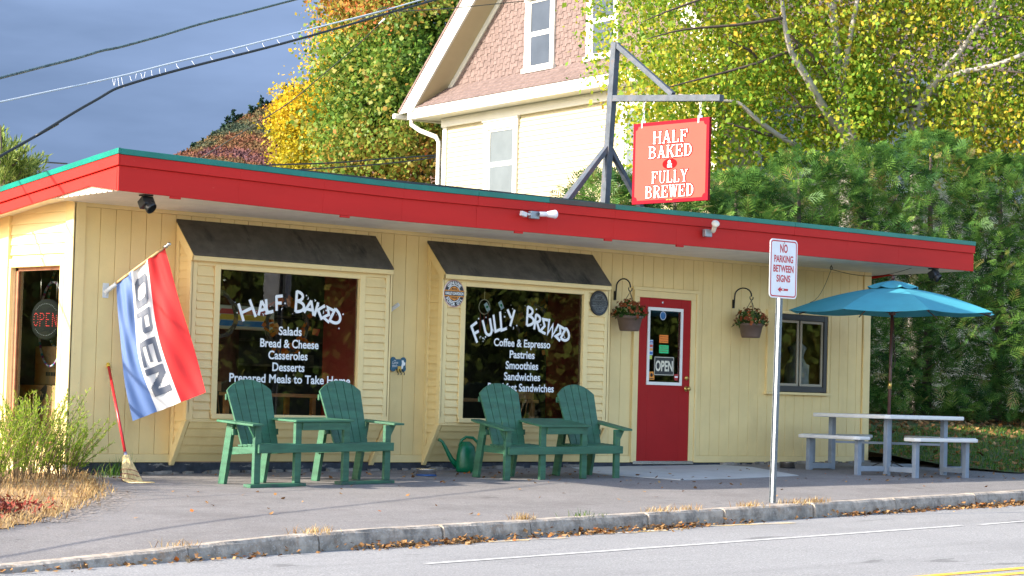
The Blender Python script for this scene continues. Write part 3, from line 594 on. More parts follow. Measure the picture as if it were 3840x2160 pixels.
b=MB(); b.box(8.41,8.775,-.010,-.006,1.085,1.325); os_=prt(b,'open_sign',mat('open_sign_black',(.015,.018,.022),.4),door)
b=MB(); b.text('OPEN',(8.592,-.0115,1.145),(1,0,0),(0,0,1),.125,width=.315,bold=.03); w=.006
for a in ((8.418,8.767,1.311,1.317),(8.418,8.767,1.093,1.099)): b.box(a[0],a[1],-.0112,-.0102,a[2],a[3])
for a in (8.418,8.761): b.box(a,a+.006,-.0112,-.0102,1.0995,1.3105)
prt(b,'print',mat('cream_print',(.72,.68,.55),.5),os_)
b=MB(); b.box(8.02,8.062,-.028,.02,.005,2.175); b.box(9.158,9.2,-.028,.02,.005,2.175); b.box(8.0,9.215,-.03,.02,2.135,2.178); b.box(8.063,8.128,-.014,.03,.005,2.05); b.box(9.071,9.157,-.014,.03,.005,2.05); b.box(8.063,9.157,-.014,.03,2.051,2.134)
prt(b,'door_casing',M['yellowtrim'],bev=.004)
b=MB(); b.box(8.06,9.16,-.02,.06,-.02,.018); prt(b,'door_sill',M['steel'])
# --- sliding window
b=MB(); b.box(10.53,10.665,-.03,.02,.93,2.0); b.box(11.765,11.80,-.03,.02,.93,2.0); b.box(10.52,11.82,-.032,.02,1.965,2.005); b.box(10.5,11.80,-.055,.02,.895,.929); slw=prt(b,'sliding_window',M['yellowtrim'],bev=.004)
b=MB(); b.box(10.667,10.74,-.022,.02,.935,1.96); b.box(11.69,11.762,-.022,.02,.935,1.96); b.box(10.741,11.689,-.022,.02,1.885,1.96); b.box(10.741,11.689,-.022,.02,.935,1.01); prt(b,'black_frame',M['black'],slw,bev=.003)
b=MB()
for a,c in ((10.742,10.775),(11.155,11.185),(11.22,11.255),(11.655,11.688)): b.box(a,c,-.005,.02,1.012,1.882)
for a,c in ((10.776,11.154),(11.256,11.654)): b.box(a,c,-.005,.02,1.012,1.045); b.box(a,c,-.005,.02,1.85,1.882)
prt(b,'sash',mat('tan_sash',(.33,.29,.22),.5),slw,bev=.002)
b=MB(); b.poly((10.74,.008,1.01),(11.69,.008,1.01),(11.69,.008,1.885),(10.74,.008,1.885)); prt(b,'pane',M['glass'],slw)
# ================================================================== THINGS ON AND IN FRONT OF THE BAKERY
# --- interior furniture seen through the panes
def cafe_table(x,y,w,d,label):
    t=thing('cafe_table',(x,y,0),label,'table','tables inside the bakery')
    MB().box(x-w/2,x+w/2,y-d/2,y+d/2,.70,.74).build('tabletop',M['tablewood'],t,bev=.004)
    for sx in (-1,1):
        for sy in (-1,1): MB().box(x+sx*(w/2-.06)-.025,x+sx*(w/2-.06)+.025,y+sy*(d/2-.06)-.025,y+sy*(d/2-.06)+.025,0,.699).build('leg',M['tablewood'],t)
def cafe_chair(x,y,rz,label):
    c=thing('cafe_chair',(x,y,0),label,'chair','chairs inside the bakery'); c_,s_=math.cos(R(rz)),math.sin(R(rz))
    T=lambda a,b_,z: V((x+a*c_-b_*s_,y+a*s_+b_*c_,z))
    b=MB(); b.prism([T(-.2,-.2,.44),T(.2,-.2,.44),T(.19,.2,.44),T(-.19,.2,.44)],(0,0,.035)); b.build('seat',M['tablewood'],c,bev=.008)
    b=MB(); P=[T(a,.21+.05*(1-(a/.2)**2),.80) for a in frange(-.2,.2,7)]
    for p,q in zip(P[:-1],P[1:]): b.beam(p,q,.022,.11)
    b.build('backrest',M['tablewood'],c)
    for a in (-.16,-.08,0,.08,.16): MB().tube([T(a,.18,.475),T(a,.24,.76)],.009,6).build('spindle',M['tablewood'],c)
    for a in (-.17,.17):
        for d in (-.17,.17): MB().tube([T(a*1.15,d*1.15,0),T(a,d,.44)],.016,6).build('leg',M['tablewood'],c)
cafe_table(2.95,.62,.95,.6,'wooden table inside the left bay window, seen between the two green chair backs')
cafe_chair(1.78,.52,70,'blond wooden chair at the lower left corner of the left bay window')
cafe_chair(2.75,1.25,10,'wooden chair inside behind the table of the left bay window')
cafe_table(6.05,.66,1.5,.6,'wooden table inside the right bay window, behind the second green seat')
cafe_chair(6.3,.36,185,'wooden chair tucked to the table inside the right bay window')
cafe_chair(5.15,.55,80,'wooden chair at the lower left corner of the right bay window')
b=MB(); b.lathe([(.001,0),(.2,0),(.2,2.44),(.001,2.44)],(3.05,1.7,0),14); o=b.build('red_column',mat('brown_red_column',(.09,.028,.014),.8,.5,9,streak=(1,1,.4))); tag(o,'reddish brown column inside behind the left bay window','column')
def wreath(name,x,y,z,r,lab,twig,leafs,nl,rs):
    t=thing(name,(x,y,z),lab,'wreath'); b=MB()
    for k in range(9):
        o1,o2=rs.uniform(-.03,.03),rs.uniform(-.02,.02); ph=rs.uniform(0,6)
        b.tube([(x+(r+o1*math.sin(a*3+ph))*math.cos(a),y+o2*math.cos(2*a),z+(r+o1*math.sin(a*3+ph))*math.sin(a)) for a in frange(0,2*math.pi,26)],.007,5)
    b.build('twig_ring',twig,t)
    if nl:
        a=np.array([rs.uniform(0,2*math.pi) for _ in range(nl)]); rr=r+np.array([rs.uniform(-.06,.07) for _ in range(nl)])
        c=np.stack([x+rr*np.cos(a),y-.03+0*a,z+rr*np.sin(a)],1); v,q=leaves(c,.085,.9,0,nbias=np.array([0,-3.,0])); npmesh('leaves',v,q,rng.random(nl),leafs,t)
mw=mat('vine_twig',(.10,.07,.05),.8,.3,20); mleaf=leafmat('autumn_cloth_leaf',[(0,(.35,.03,.02)),(.5,(.55,.15,.02)),(1,(.6,.28,.04))],.1)
wr=random.Random(2)
wreath('autumn_wreath',2.62,-.10,1.47,.27,'round wreath of orange and red leaves behind the word in the left bay window',mw,mleaf,60,wr)
wreath('twig_wreath',1.78,.02,1.55,.24,'bare twig wreath hanging at the upper left of the left bay window',mw,None,0,wr)
wreath('vine_wreath',6.28,-.06,1.60,.25,'vine wreath of green and brown leaves hanging in the right bay window',mw,leafmat('faded_leaf',[(0,(.20,.10,.02)),(.5,(.22,.20,.03)),(1,(.40,.15,.03))],.1),70,wr)
# striped light box hanging twice behind the glass
sb=thing('striped_light_box',(2.35,.45,1.5),'cream light box with red, yellow and blue stripes hanging in the left bay window','lamp box')
MB().box(2.02,2.86,.45,.55,1.42,1.68).build('box',mat('cream_box',(.50,.46,.30),.5),sb,bev=.02)
for nm,c,a,d in (('red_stripe',(.5,.05,.03),1.585,1.64),('yellow_stripe',(.65,.42,.03),1.525,1.58),('blue_stripe',(.02,.16,.35),1.455,1.515)): MB().prism([(2.10+.0*(a),.447,a),(2.80,.447,a),(2.78,.447,d),(2.14,.447,d)],(0,.002,0)).build(nm,mat(nm,c,.4),sb)
# dream catchers in the right bay
def ringthing(x,y,z,r,lab):
    t=thing('dream_catcher',(x,y,z),lab,'ornament','ornaments hanging in the right bay window'); m=mat('tan_cord',(.5,.42,.28),.7)
    MB().tube([(x+r*math.cos(a),y,z+r*math.sin(a)) for a in frange(0,2*math.pi,25)],.006,6).build('hoop',m,t)
    MB().tube([(x,y,z+r),(x,y,2.02)],.003,5).build('cord',m,t)
    for k in (-1,0,1): MB().tube([(x+k*r*.7,y,z-r*.75),(x+k*r*.7,y,z-r-.22)],[.004,.009],5).build('tassel',mat('dull_red_feather',(.3,.05,.04),.8),t)
ringthing(5.42,-.14,1.80,.085,'round cord dream catcher hanging above the middle of the curved word'); ringthing(5.1,-.13,1.95,.05,'small dream catcher at the top left of the right bay window')
for x,z,a in ((5.44,1.80,.6),(5.66,1.83,.55)):
    c=V((x,-.165,z)); X=V((math.cos(a),0,math.sin(a))); Y=V((-math.sin(a),0,math.cos(a)))
    t=thing('price_tag',c,'small pale price tag with a green dot, '+('on the dream catcher' if x<5.5 else 'right of the dream catcher'),'tag')
    MB().prism([c-X*.028-Y*.05,c+X*.028-Y*.05,c+X*.028+Y*.05,c-X*.028+Y*.05],(0,.002,0)).build('card',mat('pale_card',(.55,.65,.68),.6),t)
    MB().lathe([(0,-.002),(.016,-.002),(.016,-.0005)],c+V((0,0,0)),12,axis=(0,1,0)).build('green_dot',mat('green_dot',(.02,.3,.12),.6),t)
# white cloth bag on the sill in the sliding window
b=MB(); b.lathe([(.0,0),(.14,0),(.17,.1),(.16,.3),(.10,.45),(.09,.5),(.13,.58),(.04,.66),(.0,.66)],(11.44,.24,.95),14)
for i,p in enumerate(b.v): b.v[i]=(p[0]+.012*math.sin(p[2]*37+p[1]*20),p[1],p[2]+.01*math.sin(p[0]*60))
bagm=mat('white_cloth_bag',(.42,.44,.46),.8,.2,9,.3,20); o=b.build('cloth_bag',bagm,smooth=True); tag(o,'crumpled white bag standing behind the right pane of the sliding window','bag')
b=MB(); b.prism([(11.36,.10,.99),(11.50,.09,.96),(11.56,.12,1.30),(11.44,.13,1.34)],(0,.004,0)); o=b.build('paper_sheet',mat('white_paper',(.55,.55,.56),.7)); tag(o,'white paper leaning against the bag in the sliding window','paper')
# left window display
def cyl_hoop(cx,cy,cz,r,cols,lab,ax):
    t=thing('hula_hoop',(cx,cy,cz-r),lab,'hoop','striped hoops in the side window')
    ms=[mat('hoop_tape',c,.3) for c in cols]; b=MB(); n=72
    for k in range(n):
        a0,a1=2*math.pi*k/n,2*math.pi*(k+1)/n; b.cur=k%len(ms); f=lambda a:V((cx,cy,cz))+V((ax[0],ax[1],0))*r*math.cos(a)+V((0,0,1))*r*math.sin(a)
        b.tube([f(a0),f(a1)],.013,7,cap=False)
    b.build('ring',ms,t)
cyl_hoop(.40,1.03,1.40,.44,[(.5,.5,.55),(.3,.05,.3),(.05,.3,.45),(.55,.55,.6)],'hoop wound with purple, white and blue tape in the side window',(.25,.97))
cyl_hoop(.52,1.12,1.58,.42,[(.45,.5,.45),(.02,.2,.12),(.5,.4,.08),(.05,.3,.2)],'hoop wound with green, white and yellow tape in the side window',(.3,.95))
lo=thing('led_open_sign',(.28,.91,1.44),'round black OPEN sign with red dots hanging in the side window','sign')
c=V((.28,.91,1.44)); AX=V((-1,-.35,0)).normalized(); XX=V((.35,-1,0)).normalized()
MB().lathe([(.0,-.03),(.2,-.03),(.215,-.01),(.215,.02),(.19,.035),(.0,.035)],c,28,axis=AX).build('housing',mat('matt_black_housing',(.010,.012,.012),.85,spec=.1),lo)
led=emat('red_led',(.75,.05,.04),.55); wled=mat('dim_white_led',(.28,.32,.34),.4)
for i,ch in enumerate('OPEN'):
    LED={'O':[arc(.4,.5,.4,.5,0,360,15)],'P':[[(0,0),(0,1)],[(0,1)]+arc(.3,.75,.45,.25,80,-80,6)+[(0,.5)]],'E':[[(0,0),(0,1)],[(0,1),(.75,1)],[(0,.5),(.6,.5)],[(0,0),(.75,0)]],'N':[[(0,0),(0,1)],[(0,1),(.75,0)],[(.75,0),(.75,1)]]}[ch]
    b=MB()
    for st in LED:
        for p,q in zip(st[:-1],st[1:]):
            k=max(1,int(math.hypot(q[0]-p[0],q[1]-p[1])/.16))
            for j in range(k):
                x=p[0]+(q[0]-p[0])*j/k; y=p[1]+(q[1]-p[1])*j/k; b.ball(c+AX*.037+XX*(-.155+i*.082+x*.068)+V((0,0,1))*(-.065+y*.13),.0042,6)
    o=b.build('lit_letter',led,lo); o['kind']='stuff'
b=MB()
for a in frange(0,2*math.pi,49)[:-1]:
    if abs(math.sin(a))>.55: b.ball(c+AX*.036+XX*(.165*math.cos(a))+V((0,0,1))*(.165*math.sin(a)),.004,6)
o=b.build('dot_ring',wled,lo); o['kind']='stuff'
for s in (-.1,.1): MB().tube([c+XX*s+V((0,0,.19)),c+XX*s*1.1+V((0,0,.52))],.004,5).build('chain',M['steel'],lo)
cb=mat('cardboard',(.46,.29,.13),.8,.08,8); ink=mat('box_print',(.05,.05,.045),.7)
def carton(x0,x1,y0,y1,z0,z1,lab,pr=None):
    t=thing('cardboard_box',((x0+x1)/2,(y0+y1)/2,z0),lab,'box','cardboard boxes stacked in the side window'); MB().box(x0,x1,y0,y1,z0,z1).build('carton',cb,t,bev=.004)
    MB().box(x0-.0015,x0-.0005,(y0+y1)/2-.03,(y0+y1)/2+.03,z0+.01,z1).build('tape_strip',mat('brown_tape',(.40,.27,.14),.35),t)
    if pr: pr(t)
carton(.44,.90,.95,1.72,.02,.38,'bottom cardboard box of the stack in the side window')
def pr1(t):
    b=MB(); b.lathe([(.0,0),(.001,0),(.13,0)],(.416,1.20,.66),24,axis=(-1,0,0),sq=(.42,1)); b.build('oval_logo',ink,t)
    b=MB(); b.text('5732P',(.415,1.30,.46),(0,-1,0),(0,0,1),.085,width=.30,bold=.0); b.build('print',ink,t)
    b=MB(); b.text('Pr',(.4135,1.20,.635),(0,-1,0),(0,0,1),.06); b.build('logo_print',M['yellowtrim'],t)
carton(.42,.90,.93,1.66,.385,.76,'printed cardboard box with an oval mark, middle of the side window stack',pr1)
def pr2(t):
    b=MB()
    for k in range(4): b.box(.496,.4975,1.08+k*.05,1.12+k*.05,.86,.90)
    b.build('print',ink,t)
carton(.50,.90,.98,1.50,.765,1.17,'top cardboard box of the stack in the side window',pr2)

# --- flood lamps
def par_lamp(b_,h,tip,r,m): 
    d=(V(tip)-V(h)); 
    b_.lathe([(.022,0),(.028,.02),(.028,.09),(.024,.10),(.032,.115),(r*.9,d.length-.02),(r,d.length),(r*.85,d.length+.012),(0,d.length+.02)],h,16,axis=d)
f1=thing('flood_light',(5.02,-1.34,2.79),'twin flood light with one long white bulb on the middle of the red fascia','lamp','lamps on the eave')
b=MB(); b.box(4.955,5.09,-1.385,-1.336,2.745,2.83); b.build('junction_box',mat('grey_die_cast',(.30,.33,.36),.45,.1,20,metal=.6),f1,bev=.008)
b=MB(); par_lamp(b,(5.06,-1.40,2.80),(5.28,-1.43,2.812),.050,0); b.build('bulb',mat('bulb_white',(.80,.76,.82),.25),f1)
b=MB(); b.tube([(4.955,-1.37,2.79),(4.90,-1.38,2.785)],.014,8); b.obox((4.84,-1.385,2.785),((1,0,-.2),(0,1,0),(.2,0,1)),(.038,.022,.026)); b.build('sensor',mat('sensor_grey',(.62,.62,.62),.4),f1,bev=.004)
f2=thing('flood_light',(7.86,-1.34,2.80),'single round flood light tilted up on the right half of the red fascia','lamp','lamps on the eave')
b=MB(); b.box(7.80,7.92,-1.39,-1.336,2.735,2.825); b.build('junction_box',bpy.data.materials['grey_die_cast'],f2,bev=.008)
b=MB(); par_lamp(b,(7.92,-1.40,2.80),(7.85,-1.50,2.89),.050,0); b.build('bulb',mat('bulb_cream',(.80,.74,.62),.25),f2)
def black_spot(x,y,lab,ang):
    t=thing('spot_light',(x,y,2.64),lab,'lamp','lamps on the eave'); b=MB(); b.box(x-.05,x+.05,y-.05,y+.05,2.615,2.645); b.tube([(x,y,2.62),(x,y,2.585)],.02,8); b.build('bracket',M['black'],t)
    b=MB(); b.obox((x,y-.01,2.55),((1,0,0),(0,math.cos(ang),-math.sin(ang)),(0,math.sin(ang),math.cos(ang))),(.065,.05,.045)); b.lathe([(.045,.0),(.062,.06),(.055,.07)],(x,y-.03,2.53),12,axis=(.25,-.6,-.5)); b.build('lamp_head',mat('black_lamp_enamel',(.02,.022,.025),.35),t,bev=.006)
black_spot(.07,-1.15,'black spot light under the left corner of the eave',.6); black_spot(12.5,-1.2,'black spot light under the far right end of the eave',.5)
# eye hook and line under the soffit
h=PY(r6(418,265),-.5); t=thing('eye_hook',(h.x,-.5,2.64),'small eye hook under the soffit with thin lines to the parasol','hook')
MB().tube([(h.x,-.5,2.65),(h.x,-.5,2.60)]+[(h.x+.022*math.sin(a),-.5,2.578+.022*math.cos(a)) for a in frange(0,6,12)],.006,6).build('hook',M['iron'],t)
e1=PY(r6(312,442),-1.0)
for tgt in ((e1.x,-1.0,e1.z),(12.3,-1.0,2.63)):
    MB().tube([V((h.x,-.5,2.56)).lerp(V(tgt),s)+V((0,0,-.10*math.sin(math.pi*s)))for s in frange(0,1,9)],.0035,5).build('line',M['iron'],t)

# --- OPEN flag
base=V((.38,-.02,1.735)); tip=PY(r1(1132,764),-.62); fl=thing('open_flag',base,'blue, white and red cloth flag reading OPEN on an angled pole left of the bays','flag')
d=(tip-base).normalized()
MB().tube([base+d*.02,tip],.0125,10).build('pole',M['wood'],fl); MB().lathe([(0,.05),(.018,.045),(.022,.03),(.014,.01),(.02,.0),(.02,-.04),(0,-.04)],tip,12,axis=d).build('finial',M['steel'],fl)
def pole_bracket(x,z,parent):
    b=MB(); b.box(x-.035,x+.035,-.012,-.001,z-.075,z+.075); b.tube([V((x,-.012,z-.02)),V((x+.0,-.03,z-.005)),V((x,-.03,z-.005))+V((d.x,d.y,d.z))*.13],[.026,.024,.021],12); b.tube([V((x,-.012,z-.05)),V((x,-.05,z+.01))],.012,8)
    return b.build('wall_bracket',mat('white_bracket_enamel',(.66,.68,.70),.35,.05,20),parent,bev=.002)
pole_bracket(.38,1.735,fl)
eb=thing('flag_bracket',(4.10,-.001,1.71),'empty white flag pole bracket on the wall between the two bays','bracket'); pole_bracket(4.095,1.705,eb)
cf=crop(430,880,.4966)
TL=base+d*((tip-base).length*.185); TR=tip-d*.03; BL=PY(cf(133,1408),-.30); BR=PY(cf(690,1190),-.80)
TL=base+(tip-base)*.17
def fpt(u,v):
    uu=u-.10*math.sin(math.pi*v)*math.sin(math.pi*u)*1.0
    t=TL.lerp(TR,uu); bt=BL.lerp(BR,uu); p=t.lerp(bt,v); side=V((.75,.55,0)).normalized()
    sagc=-.045*math.sin(math.pi*v)*(1-uu)   # trailing belly
    return p+side*(.022*math.sin(6.5*v+3*u)*v+.02*math.sin(16*u+7*v)*(1-.4*v)*math.sin(math.pi*min(1,u*1.02))+.008*math.sin(34*u-11*v))+V((sagc*.8,0,0))
clm=[]
for nm,c in (('flag_blue',(.115,.20,.46)),('flag_white',(.78,.78,.80)),('flag_red',(.62,.025,.03))):
    m=mat(nm,c,.6,.04,3); t_=m.node_tree; bs=t_.nodes['Principled BSDF']; tr=t_.nodes.new('ShaderNodeBsdfTranslucent'); tr.inputs[0].default_value=(*c,1); x=t_.nodes.new('ShaderNodeMixShader'); x.inputs[0].default_value=.3; t_.links.new(bs.outputs[0],x.inputs[1]); t_.links.new(tr.outputs[0],x.inputs[2]); t_.links.new(x.outputs[0],t_.nodes['Material Output'].inputs[0]); clm.append(m)
us=frange(0,.33,15)+frange(.33,.66,15)[1:]+frange(.66,1,15)[1:]; vsn=48; b=MB(); vs=[]; 
for j in range(vsn+1):
    for u in us: vs.append(fpt(u,j/vsn))
n=len(us); b.add(vs,[(j*n+i,j*n+i+1,(j+1)*n+i+1,(j+1)*n+i) for j in range(vsn) for i in range(n-1)]); b.mi=[0 if i<14 else 1 if i<28 else 2 for j in range(vsn) for i in range(n-1)]; b.sm=True
cloth=b.build('cloth',clm,fl,smooth=True)
# letters cut from small cells that follow the cloth, on its near face
def flag_letter(ch,v0,v1):
    b=MB(); K=26; W_=26; du,dvv=.33+.045,.66-.045
    def inside(x,y):   # x along reading direction (down), y letter-up (to the right); both 0..1
        s=.25
        if ch=='O': return (abs(x-.5)<.5 and abs(y-.5)<.5 and (abs(x-.5)+abs(y-.5)<.86)) and not (abs(x-.5)<.5-s and abs(y-.5)<.5-.17 and abs(x-.5)+abs(y-.5)<.5)
        if ch=='P': return x<s or (y>.40 and x<.98 and not (s<x<.72 and .58<y<.83) and not (x+abs(y-.7)>1.15))
        if ch=='E': return x<s or y<.18 or y>.82 or (.41<y<.59 and x<.9)
        if ch=='N': return x<s or x>1-s or abs((x-.5)*1.0+(y-.5)*.62)<.145
    nrm=(fpt(.6,.5)-fpt(.4,.5)).cross(fpt(.5,.6)-fpt(.5,.4)).normalized()
    if nrm.dot(CP-fpt(.5,.5))<0: nrm=-nrm
    for i in range(K):
        for j in range(W_):
            x,y=(i+.5)/K,(j+.5)/W_
            if inside(x,y):
                q=[]
                for a,c in ((i,j),(i+1,j),(i+1,j+1),(i,j+1)): q.append(fpt(du+(dvv-du)*c/W_,v0+(v1-v0)*a/K)+nrm*.004)
                b.poly(*q)
    b.build('letter',mat('flag_slate_letter',(.085,.10,.14),.6),cloth)
for ch,a,c in (('O',.07,.275),('P',.30,.47),('E',.505,.685),('N',.70,.90)): flag_letter(ch,a,c)
# --- broom
hb=PY(r2(648,195),-.02); ft=PG(k1(1035,338)); mid=PY(r2(750,722),-.64)
br=thing('broom',ft,'corn broom with red handle leaning on the wall under the flag','broom')
ax=(mid-hb).normalized(); mid=hb+ax*((mid-hb).length)
MB().tube([hb,mid],.0145,10).build('handle',M['redhandle'],br); MB().lathe([(.0,-.03),(.017,-.03),(.018,0.01),(.0155,.012)],hb,10,axis=ax).build('yellow_cap',mat('yellow_cap',(.65,.42,.03),.4),br)
MB().tube([mid-ax*.02,mid+ax*.05],[.018,.02],10).build('ferrule',mat('ferrule',(.35,.35,.5),.35,metal=.6),br)
fx=V((.8,.2,.1)); fx=(fx-ax*fx.dot(ax)).normalized(); fy=ax.cross(fx)
ln=(ft-mid).length; b=MB(); rb=random.Random(4)
def brs(t,s): # outline: half-width along fx, half depth along fy
    w=.035+.085*min(1,t*2.2)+.02*t; dd=.035-.006*t; return w,dd
for k in range(420):
    a=rb.uniform(0,2*math.pi); rr=math.sqrt(rb.random()); u,vv=rr*math.cos(a),rr*math.sin(a)
    L0=ln*rb.uniform(.93,1.03); P=[]
    for t in (0,.25,.5,.75,1):
        w,dd=brs(t,0); bend=fx*(.085*t*t)
        P.append(mid+ax*(.03+(L0-.03)*t)+fx*(u*w)+fy*(vv*dd)+bend+V((rb.uniform(-.003,.003),rb.uniform(-.003,.003),0)))
    P=[V((p.x,p.y,max(p.z,gz(p.x,p.y)+.004))) for p in P]
    b.tube(P,[.003,.003,.003,.0028,.002],4,cap=False)
o=b.build('bristles',M['straw'],br); o['kind']='stuff'
for t in (.33,.42,.51):
    w,dd=brs(t,0); MB().tube([mid+ax*(ln*t)+fx*(.085*t*t)+fx*(math.cos(a)*(w+.004))+fy*(math.sin(a)*(dd+.004)) for a in frange(0,2*math.pi,24)],.0028,5).build('stitching',M['redcord'],br)
# --- green double seats
def seat(origin,rz,drop,runner,fs,label):
    t=thing('garden_seat',origin,label,'double chair','green double garden seats'); c_,s_=math.cos(R(rz)),math.sin(R(rz)); O=V(origin); m=M['bench']
    def T(s,dp,z): 
        z2=z-drop*(1-dp/.47)*min(1,z/.35) if drop else z
        x,y=O.x+s*c_-dp*s_,O.y+s*s_+dp*c_; return V((x,y,gz(x,y)+z2))
    def P(name,b,mm=m,par=t,bev=.004): return b.build(name,mm,par,bev=bev)
    def board(b,s0,s1,d0,d1,z0,z1): b.add([T(s0,d0,z0),T(s1,d0,z0),T(s1,d1,z0),T(s0,d1,z0),T(s0,d0,z1),T(s1,d0,z1),T(s1,d1,z1),T(s0,d1,z1)],[(0,3,2,1),(4,5,6,7),(0,1,5,4),(1,2,6,5),(2,3,7,6),(3,0,4,7)]); return b
    r0=.034 if runner else 0; end=fs[3]+.08
    for s in fs: P('front_leg',board(MB(),s,s+.082,.002,.042,r0,.598 if s in (fs[0],fs[3]) else .635))
    if runner:
        for s0,s1 in ((fs[0]-.07,fs[1]+.13),(fs[2]-.05,fs[3]+.12)): P('runner',board(MB(),s0,s1,-.03,.075,0.001,.033),M['bench_runner'])
    P('front_apron',board(MB(),fs[0]+.03,end+.02,-.028,.001,.335,.42))
    for s in (fs[0]+.03,fs[1]+.02,fs[2]+.02,fs[3]+.02):
        b=MB(); b.prism([T(s,.043,.33),T(s,.043,.405),T(s,.43,.365),T(s,.43,.29)],T(s+.025,0,.33)-T(s,0,.33)); P('side_rail',b)
    for s in (fs[0]-.005,fs[1]-.02,fs[2]+.05,fs[3]+.04):      # raked back legs, foot set back
        b=MB(); b.prism([T(s,.44,.0),T(s,.53,.0),T(s,.42,.605),T(s,.33,.605)],T(s+.045,0,.1)-T(s,0,.1)); P('back_leg',b)
    for i in range(4):
        d0=.004+i*.070; dz=-.10*d0
        for a,c in ((fs[0]+.02,fs[1]+.09),(fs[2]-.01,fs[3]+.085)):
            P('seat_slat',board(MB(),a,c,d0,d0+.064,.406+dz,.424+dz),bev=.003)
    for cx in ((fs[0]+fs[1])/2+.02,(fs[2]+fs[3])/2+.045):     # fan backs of five boards
        for k in range(5):
            k_=k-2; w0,w1=.088,.110
            def bp(s,h): # point on the reclined back plane, h measured up
                f=(h-.36)/.68; return T(cx+s,.235+.235*f,h)
            arch=lambda s_:1.035-.105*(abs(s_)/.29)**2.2
            a0,a1=k_*.095-w0/2,k_*.095+w0/2; c0,c1=k_*.118-w1/2,k_*.118+w1/2
            q=[bp(a0,.36),bp(a1,.36)]+[bp(c1+(c0-c1)*i/5,arch(c1+(c0-c1)*i/5)) for i in range(6)]
            nn=(q[1]-q[0]).cross(q[2]-q[0]).normalized()*(-.02)
            b=MB(); b.prism(q,nn); P('back_slat',b,bev=.002)
        for h in (.52,.86):
            b=MB(); f=(h-.36)/.68; a0=T(cx-.30,.235+.235*f+.036,h); a1=T(cx+.30,.235+.235*f+.036,h); b.beam(a0,a1,.022,.06); P('back_rail',b)
    for s,sg in ((fs[0]+.03,-1),(fs[3]+.05,1)):               # outer arms with brackets
        b=MB(); w0=.15 if sg<0 else .02; w1=.03 if sg<0 else .16
        b.prism([T(s-w0+.03,-.06,.600),T(s+w1,-.06,.600),T(s+w1-(.02*(sg>0)),.40,.612),T(s+w1-(.05*(sg>0)),.50,.612),T(s-w0+.05*(sg<0),.50,.612),T(s-w0+.02*(sg<0),.40,.612)],(0,0,.022)); P('armrest',b)
        b=MB(); xs_=s+(.012 if sg<0 else -.0); a=fs[0]-.001 if sg<0 else fs[3]+.083; b.prism([T(a,.01,.598),T(a+sg*.075,.01,.598),T(a,.01,.48)],T(a,.035,.5)-T(a,.01,.5)); P('bracket',b)
    P('table_top',board(MB(),fs[1]-.03,fs[2]+.11,-.03,.43,.636,.656)); P('table_apron',board(MB(),fs[1]+.085,fs[2]-.002,-.012,.010,.555,.634)); 
    return t
seat(PG(crop(780,1380,.3312)(518,1357)),5.4,0,True,[.0,.535,1.20,1.79],'left green double seat with slatted backs, joined table and floor runners')
seat(PG(crop(1720,1400,.3037)(572,1327)),.6,.055,False,[.0,.53,1.17,1.70],'right green double seat without floor runners beside the red door')
# --- watering can
wc=PG(k2(940,243)); t=thing('watering_can',wc,'dark green plastic watering can under the right bay window','watering can'); X=V((.86,-.5,0)).normalized()
b=MB(); b.lathe([(.0,.0),(.112,.0),(.128,.02),(.132,.06),(.122,.20),(.104,.285),(.092,.30),(.075,.315),(.05,.34),(.045,.345),(.03,.33)],wc,24,sq=(1,.78)); b.build('body',M['can'],t,smooth=True)
b=MB(); b.tube([wc+X*(-.10)+V((0,0,.07)),wc+X*(-.17)+V((0,0,.14)),wc+X*(-.23)+V((0,0,.25)),wc+X*(-.28)+V((0,0,.335)),wc+X*(-.325)+V((0,0,.365))],[.04,.028,.022,.017,.019],12); b.build('spout',M['can'],t)
b=MB(); b.tube([wc+X*(-.075)+V((0,0,.29)),wc+X*(-.06)+V((0,0,.36)),wc+X*(-.01)+V((0,0,.395)),wc+X*.07+V((0,0,.39)),wc+X*.125+V((0,0,.34)),wc+X*.145+V((0,0,.25)),wc+X*.135+V((0,0,.18)),wc+X*.115+V((0,0,.14))],[.022,.017,.016,.016,.017,.017,.016,.014],12); b.build('handle',M['can'],t)
b=MB()
for k in range(3): b.tube([wc+V((.02-.02*k+.04,-.098+.012*k*0,.17))+V((math.cos(a)*(.02+.016*k),-.004,math.sin(a)*(.02+.016*k))) for a in frange(.2,2.6,8)],.003,5)
# --- pet bowls
def bowl(p,r,lab,m,dark=False):
    t=thing('pet_bowl',p,lab,'bowl'); MB().lathe([(r*.62,0),(r*.98,.004),(r*.90,.06),(r,.074),(r*.97,.078),(r*.86,.07),(r*.80,.02),(0,.016)],p,28).build('bowl',m,t)
    MB().lathe([(r*.9,.0),(r*1.0,.002),(r*1.0,.012),(r*.97,.013)],p,28).build('rubber_ring',mat('blue_rubber',(.03,.10,.30),.6) if not dark else M['black'],t)
bowl(PG(k2(640,270)),.115,'shiny steel pet bowl on the pavement below the bone plaque',M['steel'])
bowl(PG(k3(790,211)),.10,'dark metal bowl at the wall foot behind the sign post',mat('tarnished_steel',(.16,.15,.14),.4,.2,20,metal=.8),True)
